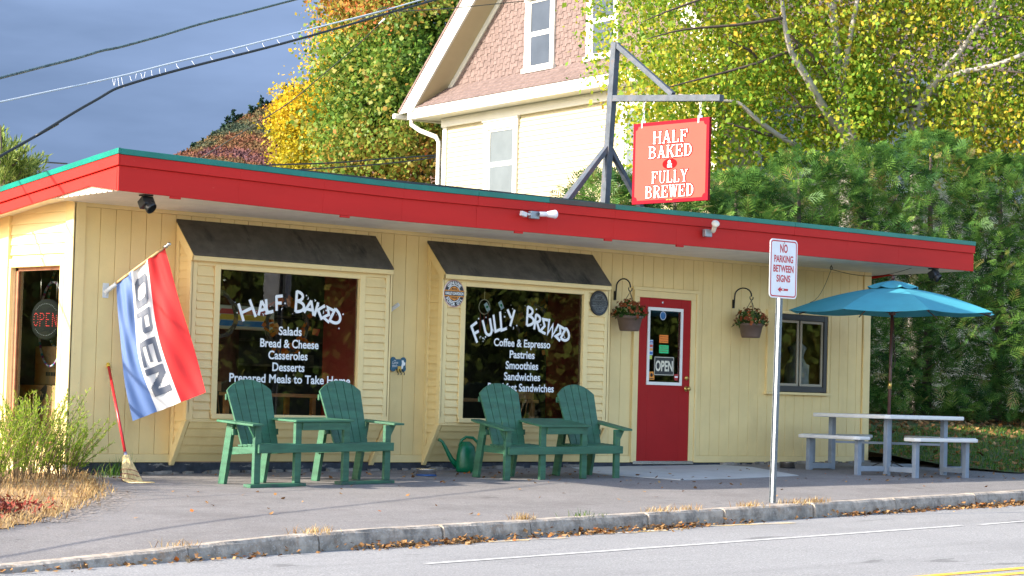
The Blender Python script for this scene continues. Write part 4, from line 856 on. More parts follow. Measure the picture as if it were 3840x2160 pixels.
# --- bone shaped leash plaque
t=thing('bone_plaque',(4.255,-.01,1.09),'blue bone shaped plaque with leash hooks between the bays','plaque'); b=MB()
cx,cz=4.255,1.10; pts=[]
for ex,ez,a0,a1 in ((.075,.045,-30,160),(-.075,.045,20,210),(-.075,-.045,150,340),(.075,-.045,200,390)): pts+= [(cx+ex+.038*math.cos(R(a)),-.004,cz+ez+.038*math.sin(R(a))) for a in frange(a0,a1,10)]
b.prism(pts,(0,-.014,0)); b.build('plate',mat('plaque_blue',(.015,.10,.17),.4),t,bev=.002)
b=MB(); b.text('the',(cx-.055,-.0195,cz+.035),(1,0,.1),(0,0,1),.018); b.text('Canine',(cx-.05,-.0195,cz+.005),(1,0,.1),(0,0,1),.03,width=.085); b.text('Hitch',(cx-.055,-.0195,cz-.03),(1,0,.1),(0,0,1),.03,width=.07); b.build('print',M['vinyl'],t)
b=MB(); b.prism([(cx+.03,-.0185,cz-.05),(cx+.06,-.0185,cz-.05),(cx+.075,-.0185,cz-.01),(cx+.095,-.0185,cz-.01),(cx+.1,-.0185,cz+.02),(cx+.08,-.0185,cz+.03),(cx+.07,-.0185,cz+.05),(cx+.045,-.0185,cz+.045),(cx+.05,-.0185,cz+.01)],(0,-.001,0)); b.build('dog_shape',M['vinyl'],t)
b=MB(); b.box(cx-.012,cx+.04,-.024,-.0185,cz-.085,cz-.02); b.build('hook_plate',M['brass'],t)
for k,x in enumerate((cx-.03,cx+.015,cx+.06)): MB().tube([(x,-.02,cz-.05),(x,-.04,cz-.085)]+[(x,-.04-.016*math.sin(a),cz-.09-.014*(1-math.cos(a))) for a in frange(.3,2.6,7)],.005,6).build('hook',M['iron'],t)
# --- round tin signs
def arctext(b,body,c,r,a_mid,size,step,outward=True,y=0):
    n=len(body)
    for i,ch in enumerate(body):
        if ch==' ': continue
        a=a_mid+(-(i-(n-1)/2)*step if outward else (i-(n-1)/2)*step); ca,sa=math.cos(R(a)),math.sin(R(a))
        Y=V((ca,0,sa)) if outward else V((-ca,0,-sa)); X=V((sa,0,-ca)) if outward else V((-sa,0,ca))
        o=V(c)+V((ca,0,sa))*r+V((0,y,0)); b.text(ch,o-Y*size*.5,X,Y,size,bold=.035)
def disc(b,c,r0,r1,y): b.lathe([(r0,0),(r1,0)],V(c)+V((0,y,0)),40,axis=(0,-1,0))
orange=mat('sign_orange',(.75,.28,.03),.45)
c=V((4.82,BY-.004,1.923)); t=thing('oil_sign',c,'round black, white and orange tin sign on the left post of the right bay','sign','round tin signs on the right bay')
MB().lathe([(0,-.004),(.155,-.004),(.157,.004),(.155,.012),(0,.012)],c,40,axis=(0,-1,0)).build('plate',M['vinyl'],t)
b=MB(); disc(b,c,.148,.153,-.0128); b.build('red_rim',mat('thin_red_rim',(.5,.06,.04),.5),t)
b=MB(); disc(b,c,.098,.145,-.0128); b.build('black_ring',M['black'],t); b=MB(); disc(b,c,.0,.088,-.0128); b.build('black_disc',M['black'],t)
b=MB(); b.box(c.x-.15,c.x+.15,c.y-.0150,c.y-.0140,c.z-.036,c.z+.036); b.build('orange_band',orange,t); b=MB(); b.box(c.x-.147,c.x+.147,c.y-.0165,c.y-.0155,c.z-.026,c.z+.026); b.build('black_band',M['black'],t)
b=MB(); b.prism([(c.x+x,c.y-.0135,c.z+z) for x,z in ((-.07,.04),(.07,.04),(.06,.062),(.025,.07),(0,.082),(-.025,.07),(-.06,.062))],(0,-.001,0)); b.prism([(c.x+x,c.y-.0135,c.z-z) for x,z in ((-.07,.04),(.07,.04),(.06,.062),(.025,.07),(0,.082),(-.025,.07),(-.06,.062))],(0,-.001,0)); b.build('shield',orange,t)
b=MB(); arctext(b,'GENUINE',c,.121,90,.034,15,True,-.0145); arctext(b,'MOTOR OIL',c,.121,270,.034,14.5,False,-.0145); b.text('HARLEY-DAVIDSON',(c.x,c.y-.0175,c.z-.016),(1,0,0),(0,0,1),.033,width=.272,bold=.03); b.build('print',M['vinyl'],t)
b=MB(); b.text('MOTOR',(c.x,c.y-.0165,c.z+.043),(1,0,0),(0,0,1),.018,width=.085,bold=.03); b.text('CYCLES',(c.x,c.y-.0165,c.z-.060),(1,0,0),(0,0,1),.018,width=.085,bold=.03); b.build('small_print',M['black'],t)
c=V((7.145,BY-.004,1.923)); t=thing('cycle_sign',c,'round dark metal motorcycle sign on the right post of the right bay','sign','round tin signs on the right bay')
dm=mat('embossed_dark_metal',(.035,.035,.037),.35,.2,20,metal=.5); lm=mat('embossed_grey_metal',(.13,.13,.13),.35,.2,20,metal=.4)
MB().lathe([(0,-.004),(.148,-.004),(.152,.004),(.148,.014),(.138,.016),(.132,.012),(0,.012)],c,40,axis=(0,-1,0)).build('plate',dm,t)
b=MB(); disc(b,c,.108,.116,-.0135); disc(b,c,.092,.10,-.0135); b.build('ring',lm,t)
b=MB(); b.box(c.x-.13,c.x+.13,c.y-.016,c.y-.0145,c.z-.034,c.z+.034); b.build('band',dm,t); b=MB(); b.box(c.x-.135,c.x+.135,c.y-.0175,c.y-.0165,c.z+.028,c.z+.034); b.box(c.x-.135,c.x+.135,c.y-.0175,c.y-.0165,c.z-.034,c.z-.028); b.build('band_edge',lm,t)
b=MB(); b.text('MOTOR',(c.x,c.y-.0155,c.z+.044),(1,0,0),(0,0,1),.05,width=.155,bold=.015); b.text('HARLEY-DAVIDSON',(c.x,c.y-.0178,c.z-.018),(1,0,0),(0,0,1),.036,width=.24,bold=.02); b.text('CYCLES',(c.x,c.y-.0155,c.z-.095),(1,0,0),(0,0,1),.05,width=.15,bold=.015); b.build('print',lm,t)
# --- hanging baskets
flm=leafmat('rust_mum_flower',[(0,(.16,.045,.022)),(.5,(.30,.085,.035)),(1,(.44,.15,.05))],.15,.03); grm=leafmat('mum_leaf',[(0,(.02,.06,.012)),(.6,(.05,.12,.02)),(1,(.12,.16,.03))],.3)
def basket(hx,hz,px,pr,label,label2,seed):
    rs=np.random.default_rng(seed); hk=thing('plant_hook',(hx,-.02,hz),label2,'hook','black hooks holding the baskets'); y1=-.26
    pth=[(hx,-.02,hz-.20),(hx,-.03,hz-.06)]+[(hx+(px-hx)*(1-math.cos(a))/2,-.03+(y1+.03)*(1-math.cos(a))/2,hz-.05+.10*math.sin(a)) for a in frange(.3,2.9,10)]
    pth+=[(px,y1,hz-.06)]; MB().tube(pth,.009,8).build('arm',M['iron'],hk); MB().box(hx-.015,hx+.015,-.02,-.001,hz-.21,hz-.10).build('wall_plate',M['iron'],hk)
    MB().tube([(px+.03*math.cos(a),y1,hz-.075+.03*math.sin(a)) for a in frange(2.6,6.6,12)],.007,6).build('curl',M['iron'],hk)
    zt=1.795; t=thing('hanging_basket',(px,y1,zt-.19),label,'hanging basket','hanging flower baskets')
    MB().lathe([(0,-.185),(pr*.70,-.185),(pr*.74,-.17),(pr*.93,-.035),(pr*1.0,-.033),(pr*1.03,0),(pr*.93,0),(pr*.90,-.05),(0,-.05)],(px,y1,zt),26).build('pot',M['pot'],t)
    for k in range(3):
        a=2*math.pi*k/3+.4; MB().tube([(px+pr*math.cos(a),y1+pr*math.sin(a),zt),(px,y1,hz-.11)],.004,5).build('hanger',M['iron'],t)
    n=420; u=unit(rs.normal(size=(n,3))); u[:,2]=np.abs(u[:,2]); rr=rs.uniform(.3,1,(n,1))**.5
    c=np.array([px,y1,zt-.02])+u*rr*np.array([pr*1.25,pr*1.25,.19]); v,q=leaves(c,.05,.5,-.3,rs=rs); npmesh('foliage',v,q,rs.random(n),grm,t)
    V_,Q_,C_=[],[],[]; k=0
    for i in range(95):
        d_=unit(rs.normal(size=(1,3)))[0]; d_[2]=abs(d_[2])*1.1-.12; d_=d_/np.linalg.norm(d_); p=np.array([px,y1,zt+.0])+d_*np.array([pr*1.32,pr*1.32,.20])*rs.uniform(.85,1.08); rad=.024
        e1=unit(np.cross(d_,[.3,.2,.9])[None])[0]; e2=np.cross(d_,e1); cr_=rs.random()
        for ring,(r_,h_) in enumerate(((rad,.0),(rad*.65,.010))):
            for j in range(7):
                a=2*math.pi*j/7+ring*.4; w=.42; t0=e1*math.cos(a)+e2*math.sin(a); t1=e1*math.cos(a+w)+e2*math.sin(a+w); t2=e1*math.cos(a-w)+e2*math.sin(a-w)
                V_+= [p+d_*h_,p+t1*r_*.6+d_*(h_+.004),p+t0*r_+d_*h_*.7,p+t2*r_*.6+d_*(h_+.004)]; Q_.append([k,k+1,k+2,k+3]); k+=4; C_.append(np.clip(cr_*.7+rs.random()*.3,0,1))
    npmesh('flowers',V_,Q_,C_,flm,t)
basket(7.69,2.20,7.70,.165,'brown pot of rust coloured flowers hanging left of the red door','black curved hook on the wall left of the red door',21)
basket(9.865,2.20,9.93,.165,'brown pot of rust coloured flowers hanging between the door and the sliding window','black curved hook on the wall right of the red door',22)
# --- roof sign frame and hanging board
pxs=7.17
pf=thing('sign_post_frame',(pxs,-.3,zr(-.3,ZT)),'dark steel post frame with braces and a long arm on the roof','sign frame')
top=V((pxs,-.43,5.07)); bt=V((pxs,-.3,zr(-.3,ZT)-.02)); q=lambda z: bt.lerp(top,(z-bt.z)/(top.z-bt.z))
MB().beam(bt,top,.085,.085,(0,1,0)).build('post',M['frame_steel'],pf,bev=.004)
arm0=q(4.39)+V((0,-.04,0)); arm1=V((pxs,-2.17,4.262)); MB().beam(arm0,arm1,.075,.075).build('arm',M['frame_steel'],pf,bev=.004)
MB().beam(top+V((0,-.02,-.03)),V((pxs,-1.40,4.36)),.06,.06).build('diagonal',M['frame_steel'],pf,bev=.004)
for x in (6.37,7.99): MB().beam(q(3.80)+V((.02 if x>pxs else -.02,0,0)),V((x,-.3,zr(-.3,ZT)-.0)),.06,.06).build('brace',M['frame_steel'],pf,bev=.004)
MB().beam(q(3.8)+V((0,.03,0)),V((pxs,.9,zr(.9,ZT)-.0)),.06,.06).build('brace',M['frame_steel'],pf,bev=.004)
sgn=thing('hanging_sign',(pxs,-1.39,3.09),'coral red board reading HALF BAKED & FULLY BREWED hanging from the steel arm','sign')
sy0,sy1,sz0,sz1=-.785,-2.005,3.09,4.055; tk=.02
MB().box(pxs-tk,pxs+tk,sy1,sy0,sz0,sz1).build('board',M['signedge'],sgn,bev=.003)
for s,xx in ((-1,pxs-tk-.0015),(1,pxs+tk+.0015)):
    b=MB(); m_=.042; cc=.045; pts=[]
    for (cy,cz,a0) in ((sy1+m_,sz0+m_,0),(sy0-m_,sz0+m_,90),(sy0-m_,sz1-m_,180),(sy1+m_,sz1-m_,270)):
        pts+=[(xx,cy+cc*math.cos(R(a)),cz+cc*math.sin(R(a))) for a in frange(a0+90,a0,6)]
    b.poly(*pts); b.build('face',M['signface'],sgn)
SER={}
def sstroke(kind,*pts): return (kind,list(pts))
TH,TN,SE=.19,.075,.06
SER={'H':[('T',(.16,0),(.16,1)),('T',(.84,0),(.84,1)),('N',(.2,.52),(.8,.52)),('S',(.0,.03),(.32,.03)),('S',(.68,.03),(1.,.03)),('S',(.0,.97),(.32,.97)),('S',(.68,.97),(1.,.97))],
'A':[('N',(.16,0),(.5,1)),('T',(.47,1),(.84,0)),('N',(.26,.32),(.7,.32)),('S',(.0,.03),(.32,.03)),('S',(.64,.03),(1.04,.03))],
'L':[('T',(.2,0),(.2,1)),('S',(.02,.97),(.4,.97)),('S',(.02,.04),(.9,.04)),('N',(.88,.0),(.9,.3))],
'F':[('T',(.2,0),(.2,1)),('S',(.02,.03),(.42,.03)),('S',(.02,.96),(.9,.96)),('N',(.88,1),(.9,.72)),('N',(.25,.52),(.65,.52)),('N',(.64,.66),(.64,.38))],
'B':[('T',(.2,0),(.2,1)),('N',(.02,.965),*arc(.45,.75,.34,.215,90,-90,9),(.2,.535)),('N',(.2,.50),*arc(.48,.265,.40,.235,90,-90,9),(.02,.03)),('T2',(.74,.87),(.78,.75),(.74,.63)),('T2',(.8,.4),(.85,.265),(.8,.13))],
'K':[('T',(.18,0),(.18,1)),('S',(.0,.03),(.36,.03)),('S',(.0,.97),(.36,.97)),('N',(.86,.97),(.28,.46)),('T',(.45,.6),(.86,0)),('S',(.66,.97),(1.02,.97)),('S',(.64,.03),(1.04,.03))],
'E':[('T',(.2,0),(.2,1)),('S',(.02,.96),(.88,.96)),('N',(.86,1),(.88,.72)),('N',(.25,.52),(.66,.52)),('N',(.65,.66),(.65,.38)),('S',(.02,.04),(.92,.04)),('N',(.9,0),(.92,.3))],
'D':[('T',(.2,0),(.2,1)),('N',(.02,.965),*arc(.42,.5,.45,.465,90,-90,13),(.02,.035)),('T2',(.78,.78),(.86,.62),(.87,.5),(.86,.38),(.78,.22))],
'U':[('T',(.2,1),(.2,.34)),('N',(.19,.36),*arc(.5,.32,.32,.29,180,360,9),(.82,1)),('S',(.02,.97),(.4,.97)),('S',(.66,.97),(.98,.97))],
'Y':[('T',(.16,1),(.5,.45)),('N',(.86,1),(.52,.45)),('T',(.5,.5),(.5,0)),('S',(.0,.97),(.34,.97)),('S',(.68,.97),(1.02,.97)),('S',(.3,.03),(.7,.03))],
'R':[('T',(.2,0),(.2,1)),('N',(.02,.965),*arc(.45,.74,.36,.225,90,-90,9),(.2,.515)),('T2',(.76,.87),(.81,.74),(.76,.61)),('T',(.5,.5),(.86,0)),('S',(.02,.03),(.4,.03)),('S',(.68,.03),(1.04,.03))],
'W':[('T',(.12,1),(.32,0)),('N',(.33,0),(.52,.95)),('T',(.5,.95),(.70,0)),('N',(.71,0),(.92,1)),('S',(-.04,.97),(.28,.97)),('S',(.38,.97),(.62,.97)),('S',(.78,.97),(1.08,.97))]}
def serif_word(word,yc,zb,h,wid,side):
    """word centred at y=yc with baseline zb on one face of the board"""
    xx=pxs+side*(tk+.002); Z=V((side,0,0)); X=V((0,side,0)) if side>0 else V((0,-1,0)); Y=V((0,0,1))
    wd={'L':.86,'F':.9,'E':.92,'W':1.15}; tot=sum(wd.get(c,1.)+.14 for c in word)-.14; k=wid/tot; cur=-wid/2
    for pas in (0,1,2):
        pass
    letters=[]
    for c in word: letters.append((c,cur)); cur+=(wd.get(c,1.)+.14)*k
    W0={'T':TH,'N':TN,'S':SE,'T2':.15}
    for pas,(grow,m,lift) in enumerate(((.15,M['signred'],.0006),(0,M['vinyl'],.0052))):
        b=MB(); j=0
        for c,x0 in letters:
            for st in SER[c]:
                w=W0[st[0]]; pts=[(p[0]*k*wd.get(c,1.),p[1]*h) for p in st[1:]]
                if st[0]=='S' or grow: 
                    # lengthen open ends so the outline closes round them
                    e=grow*k*.5; d0=V(pts[0])-V(pts[1]); d1=V(pts[-1])-V(pts[-2]); d0.normalize(); d1.normalize(); pts=[tuple(V(pts[0])+d0*e)]+pts[1:-1]+[tuple(V(pts[-1])+d1*e)]
                stroke(b,pts,(w+grow)*k,V((xx,yc,zb))+X*x0,X,Y,Z,lift+.0001*(j%40)); j+=1
        b.build('lettering' if pas else 'letter_outline',m,sgn)
ycn=(sy0+sy1)/2
def sgnrow(word,v,zc,h,w):
    for s in (-1,1): serif_word(word,ycn-.005,zc-h/2,h,w,s)
sgnrow('HALF',0,3.865,.145,.56); sgnrow('BAKED',0,3.695,.145,.70); sgnrow('FULLY',0,3.395,.145,.58); sgnrow('BREWED',0,3.225,.145,.78)
for s in (-1,1):
    xx=pxs+s*(tk+.002); b=MB(); b.lathe([(0,0),(.001,0),(1,0)],(xx,ycn,3.545),28,axis=(s,0,0)); 
    b.v=[(p[0],ycn+(p[1]-ycn)*.118,3.545+(p[2]-3.545)*.062) for p in b.v]; b.build('oval',mat('oval_red',(.24,.001,.003),.7,spec=.1),sgn)
    b=MB(); b.text('&',(xx+s*.0015,ycn,3.505),(0,s,0),(0,0,1),.085,bold=.02); b.build('ampersand',M['vinyl'],sgn)
    b=MB(); [b.box(min(xx+s*.001,xx+s*.0004),max(xx+s*.001,xx+s*.0004),ycn-.05+k*.011,ycn-.043+k*.011,3.119,3.129) for k in range(9) if k!=5]; b.build('maker_print',M['signyellow'],sgn)
for y in (-.93,-1.84):
    zt_=arm0.lerp(arm1,(y-arm0.y)/(arm1.y-arm0.y)).z-.035; n=3
    for i in range(n):
        z0_,z1_=sz1+.02+(zt_-sz1-.02)*i/n,sz1+.02+(zt_-sz1-.02)*(i+1)/n+.006; cz=(z0_+z1_)/2; rr=(z1_-z0_)/2
        MB().tube([(pxs+(.013*math.sin(a) if i%2 else 0),y+(0 if i%2 else .013*math.sin(a)),cz+rr*math.cos(a)) for a in frange(0,2*math.pi,13)],.0045,6).build('chain_link',M['steel'],sgn)
    MB().box(pxs-.028,pxs+.028,y-.012,y+.012,sz1-.06,sz1+.03).build('hanger_clip',M['steel'],sgn)
# --- no parking sign
f=PG((2900,1883)); f=V((5.51,-4.5,gz(5.51,-4.5)))
np_=thing('parking_sign',f,'white and red sign reading NO PARKING BETWEEN SIGNS on a galvanised post','sign')
pt=V((5.60,-4.47,2.44)); b=MB(); dv_=pt-V((f.x,f.y,f.z-.1)); 
prof=[(-.045,.012),(-.03,.012),(-.022,-.018),(.022,-.018),(.03,.012),(.045,.012),(.045,.016),(.027,.016),(.019,-.014),(-.019,-.014),(-.027,.016),(-.045,.016)]
b.prism([V((f.x+x,f.y+y,f.z-.1)) for x,y in prof],dv_); b.build('post',M['galv'],np_)
plx0,plx1,plz0,plz1=5.352,5.782,1.85,2.452; py=-4.525
def rrect(x0,x1,z0,z1,r,y): 
    o=[]
    for cx,cz,a0 in ((x1-r,z1-r,0),(x0+r,z1-r,90),(x0+r,z0+r,180),(x1-r,z0+r,270)): o+=[(cx+r*math.cos(R(a)),y,cz+r*math.sin(R(a))) for a in frange(a0,a0+90,7)]
    return o
b=MB(); b.prism(rrect(plx0,plx1,plz0,plz1,.045,py),(0,.003,0)); pl=b.build('plate',mat('white_sign_sheet',(.74,.76,.80),.4,.03,8),np_)
sr=mat('sign_print_red',(.50,.02,.035),.45)
b=MB(); o_=rrect(plx0+.014,plx1-.014,plz0+.014,plz1-.014,.036,py-.001); i_=rrect(plx0+.026,plx1-.026,plz0+.026,plz1-.026,.026,py-.001); n=len(o_); b.add(o_+i_,[(k,(k+1)%n,(k+1)%n+n,k+n) for k in range(n)]); b.build('border',sr,pl)
b=MB(); xm=(plx0+plx1)/2
for tx,z,h,w in (('NO',2.318,.082,.118),('PARKING',2.218,.068,.295),('BETWEEN',2.118,.068,.315),('SIGNS',2.018,.068,.215)): b.text(tx,(xm,py-.0012,z),(1,0,0),(0,0,1),h,width=w,bold=.028)
b.build('print',sr,pl)
b=MB(); za=1.938; b.prism([(xm-.085,py-.001,za),(xm-.04,py-.001,za+.03),(xm-.04,py-.001,za+.011),(xm+.075,py-.001,za+.011),(xm+.075,py-.001,za-.011),(xm-.04,py-.001,za-.011),(xm-.04,py-.001,za-.03)],(0,-.0005,0)); b.build('arrow',sr,pl)
for z in (2.415,1.938): MB().lathe([(0,.008),(.008,.007),(.011,0)],(xm+.0,py-.001,z),10,axis=(0,-1,0)).build('bolt',M['steel'],np_)
# --- picnic table with four seats
PC=V((11.22,-1.49,0)); PC.z=gz(PC.x,PC.y); pa=R(-7.5); pcx,psx=math.cos(pa),math.sin(pa)
pt_=thing('picnic_table',PC,'square grey white picnic table with four attached seats under the parasol','picnic table')
def TP(a,c,z,g=True): x,y=PC.x+a*pcx-c*psx,PC.y+a*psx+c*pcx; return V((x,y,(gz(x,y) if z<.05 else PC.z)+z))
def slab(h,w,z0,z1,cut,ctr=(0,0)):
    p=[]; 
    for sx,sy in ((1,1),(-1,1),(-1,-1),(1,-1)):
        q=[(sx*h,sy*(w-cut)),(sx*(h-cut),sy*w)]; p+=q if sx*sy>0 else q[::-1]
    b=MB(); b.prism([TP(ctr[0]+x,ctr[1]+y,z0) for x,y in p],(0,0,z1-z0)); return b
slab(.70,.70,.685,.735,.05).build('tabletop',M['plastic'],pt_,bev=.012)
TS=.50; SS=.94; SW=.52
def upright(a,c,w,z1): b=MB(); b.prism([TP(a-w,c-w,0),TP(a+w,c-w,0),TP(a+w,c+w,0),TP(a-w,c+w,0)],TP(a,c,z1)-TP(a,c,0)); return b
for sx in (-1,1):
    for sy in (-1,1): upright(sx*TS,sy*TS,.034,.684).build('table_leg',M['greysteel'],pt_,bev=.003)
for k in range(4):
    ca,sa=[(1,0),(0,1),(-1,0),(0,-1)][k]
    rt=lambda a,c:(a*ca-c*sa,a*sa+c*ca)
    b=MB(); h=.56; w=.14; p=[]
    for sx,sy in ((1,1),(-1,1),(-1,-1),(1,-1)):
        q=[(SS+.0+sx*w,sy*(h-.06)),(SS+sx*(w-.05),sy*h)]; p+=q if sx*sy>0 else q[::-1]
    b.prism([TP(*rt(*x),.415) for x in p],(0,0,.045)); b.build('seat_plank',M['plastic'],pt_,bev=.012)
    for s in (-1,1):
        a,c=rt(SS,s*.44); upright(a,c,.032,.414).build('seat_leg',M['greysteel'],pt_,bev=.003)
        b=MB(); p0,p1=TP(*rt(TS+.034,s*.47),.06),TP(*rt(SS-.032,s*.44),.06); b.beam(p0,p1,.05,.065); b.build('floor_rail',M['greysteel'],pt_,bev=.003)
b=MB(); b.beam(TP(-TS,-TS,.40),TP(TS,TS,.40),.02,.03); b.build('cross_brace',M['greysteel'],pt_); b=MB(); b.beam(TP(-TS,TS,.37),TP(TS,-TS,.37),.02,.03); b.build('cross_brace',M['greysteel'],pt_)
# --- parasol
UC=V((PC.x,PC.y,gz(PC.x,PC.y))); tilt=V((.025,-.0,1))
um=thing('parasol',UC,'teal canvas parasol on a dark wooden pole over the picnic table','parasol')
ut=V((UC.x+.05,UC.y,2.40)); pole=lambda z: UC.lerp(ut,(z-UC.z)/(ut.z-UC.z))
MB().tube([UC,ut],.021,12).build('pole',M['darkwood'],um); MB().tube([pole(1.0),pole(1.10)],.0245,12).build('brass_joint',M['brass'],um); MB().ball(ut+V((0,0,.03)),.03,10).build('finial',M['darkwood'],um)
RC=1.37; zt_,ze=2.315,1.985; kk=8; a_off=R(12)
def canopy(b,r_in,r_out,z_in,z_out,droop,sc=8,dz=.0):
    vs=[]; nr=10; na=8
    for i in range(nr+1):
        t=i/nr
        for k in range(kk):
            for j in range(na):
                u=j/na; a0=a_off+2*math.pi*k/kk; a1=a_off+2*math.pi*(k+1)/kk; r=r_in+(r_out-r_in)*t
                p0=V((math.cos(a0),math.sin(a0),0))*r; p1=V((math.cos(a1),math.sin(a1),0))*r; p=p0.lerp(p1,u); bow=math.sin(math.pi*u)
                p=p*(1-.035*bow*t); z=z_in+(z_out-z_in)*t+droop*math.sin(math.pi*t)*.5-bow*.028*t
                vs.append(V((ut.x,ut.y,0))+p+V((p.x*.012,0,z+p.x*.014)))
    n=kk*na; b.add(vs,[(i*n+j,i*n+(j+1)%n,(i+1)*n+(j+1)%n,(i+1)*n+j) for i in range(nr) for j in range(n)]); return b
canm=M['teal']; t_=canm.node_tree; bs=t_.nodes['Principled BSDF']; tr=t_.nodes.new('ShaderNodeBsdfTranslucent'); tr.inputs[0].default_value=(.02,.24,.30,1); xm_=t_.nodes.new('ShaderNodeMixShader'); xm_.inputs[0].default_value=.22; t_.links.new(bs.outputs[0],xm_.inputs[1]); t_.links.new(tr.outputs[0],xm_.inputs[2]); t_.links.new(xm_.outputs[0],t_.nodes['Material Output'].inputs[0])
b=canopy(MB(),.22,RC,zt_-.02,ze,.07); o=b.build('canopy',canm,um); sol=o.modifiers.new('thick','SOLIDIFY'); sol.thickness=.004
b=canopy(MB(),.02,.34,zt_+.075,zt_-.005,.02); o=b.build('vent_cap',canm,um); sol=o.modifiers.new('thick','SOLIDIFY'); sol.thickness=.004
for k in range(kk):
    a=a_off+2*math.pi*k/kk; dr=V((math.cos(a),math.sin(a),0)); P=lambda t:V((ut.x,ut.y,0))+dr*RC*t+V((0,0,(zt_-.045)+(ze-zt_+.02)*t+.035*math.sin(math.pi*t)))
    rb_=MB(); rb_.tube([P(t) for t in frange(.03,.985,7)],.009,6); rb_=rb_.build('rib',M['darkwood'],um)
    s_=MB(); s_.tube([pole(1.98)+dr*.03,P(.52)],.007,6); s_.build('strut',M['darkwood'],rb_)
MB().lathe([(.022,-.03),(.045,-.03),(.045,.03),(.022,.03)],pole(1.98),14).build('hub',M['darkwood'],um)
for k,(o1,ln_) in enumerate(((.03,.62),(.05,.68))): MB().tube([pole(1.93)+V((.02,-.02,0)),pole(1.6)+V((-o1*.6,-.03,0)),pole(1.32)+V((-o1*1.4,-.03,0)),pole(1.27)+V((0,-.035,0)),pole(1.32)+V((o1*1.4,-.03,0)),pole(1.6)+V((o1*.5,-.03,0)),pole(1.9)+V((.01,-.025,0))],.004,5).build('pull_cord',mat('dark_cord',(.05,.03,.03),.8),um)
for k in range(4):
    a=R(45+90*k+8); MB().tube([UC+V((0,0,.16)),UC+V((math.cos(a)*.33,math.sin(a)*.33,.015))],.009,6).build('base_leg',M['black'],um)
# ================================================================== THE HOUSE BEHIND
HO=V((21.63,19.375,0)); th=R(10); HA=V((math.sin(th),math.cos(th),0)); HN=V((math.cos(th),-math.sin(th),0))
def H(s,off,z): return HO+HA*s-HN*off+V((0,0,z))
hs_=thing('gabled_house',(HO.x,HO.y,-.6),'tall cream house with brown shingled gable and white windows behind the bakery','house')
M['hwall']=mat('house_clapboard_paint',(.43,.37,.24),.55,.04,2); M['hwhite']=mat('house_white_trim',(.60,.585,.55),.5,.03,3); M['shingle']=over(mat('brown_gable_shingle',(.150,.108,.102),.9,.22,8,.3,40),(.12,.07,.06),30,.52,.62,(1,1,1),.6); M['roofsh']=mat('brown_roof_shingle',(.17,.115,.105),.9,.3,9,.4,30)
GW=10.1; RS=.85; EZ=7.2; EO=1.05; RID=-GW/2; RZ=EZ+RS*(GW/2+EO)
def rk(s): return EZ+RS*((EO-s) if s>RID else (s+GW+EO))
def hb_(b,s0,s1,o0,o1,z0,z1): b.add([H(s,o,z) for z in (z0,z1) for o in (o0,o1) for s in (s0,s1)],[(0,2,3,1),(4,5,7,6),(0,1,5,4),(2,6,7,3),(0,4,6,2),(1,3,7,5)])
b=MB(); z=-.6
while z<6.95: b.prism([H(0,0,z),H(0,.022,z),H(0,.006,z+.112),H(0,0,z+.112)],HA*-GW); z+=.112
z=-.6
while z<7.0: b.prism([H(-GW,0,z),H(-GW-.022,0,z),H(-GW-.006,0,z+.112),H(-GW,0,z+.112)],HN*15); z+=.112
hb_(b,-GW+.01,-.01,-14.9,-.01,-.6,7.0)
b.build('wall',M['hwall'],hs_)
b=MB(); b.prism([H(s,.0,z) for s,z in ((0-.2,7.0),(-GW+.2,7.0),(-GW+.2,rk(-GW)-.4),(RID,RZ-.5),(-.2,rk(0)-.4))],HN*.05); b.build('gable_backing',M['shingle'],hs_)
b=MB(); z=7.62; row=0; rsn=random.Random(9)
while z<RZ-.6:
    s=.0-(row%2)*.08
    while s>-GW:
        w=rsn.choice([.15,.15,.17,.13]); dz=(.045 if (int((-s)/.15)+row)%2 else 0)
        if rk(s)-.42>z+.16 and rk(s-w)-.42>z+.16:
            b.add([H(s-.004,.022,z-dz),H(s-w+.004,.022,z-dz),H(s-w+.004,.004,z+.17),H(s-.004,.004,z+.17),H(s-.004,.003,z-dz),H(s-w+.004,.003,z-dz)],[(0,1,2,3),(0,4,5,1),(0,3,4),(1,5,2)])
        s-=w
    z+=.14; row+=1
b.build('gable_shingles',M['shingle'],hs_)
b=MB(); n=5   # flared skirt roof below the gable
for i in range(n):
    t0,t1=i/n,(i+1)/n; s=.55
    while s>-GW-.55:
        w=rsn.choice([.16,.14,.2]); zz=lambda t:7.27+.40*t+.06*t*t; oo=lambda t:.56-.54*t
        b.add([H(s-.005,oo(t0)+.012,zz(t0)+.012),H(s-w+.005,oo(t0)+.012,zz(t0)+.012),H(s-w+.005,oo(t1),zz(t1)),H(s-.005,oo(t1),zz(t1)),H(s-.005,oo(t0)+.012,zz(t0)-.006),H(s-w+.005,oo(t0)+.012,zz(t0)-.006)],[(0,1,2,3),(0,4,5,1)])
        s-=w
b.prism([H(.53,.0,7.15),H(.53,.54,7.255),H(.53,.0,7.68)],HA*-(GW+1.06)); b.build('skirt_roof',M['shingle'],hs_)
b=MB(); hb_(b,.75,-GW-.75,.40,.57,7.02,7.25); hb_(b,.6,-GW-.6,.0,.40,7.03,7.12); hb_(b,.02,-GW-.02,.0,.10,6.82,7.02); hb_(b,.03,-.14,.0,.05,-.6,6.82); hb_(b,-GW-.03,-GW+.14,.0,.05,-.6,6.82)
hb_(b,-GW-.10,-GW-.001,-15,0,6.85,7.05)
b.build('cornice',M['hwhite'],hs_)
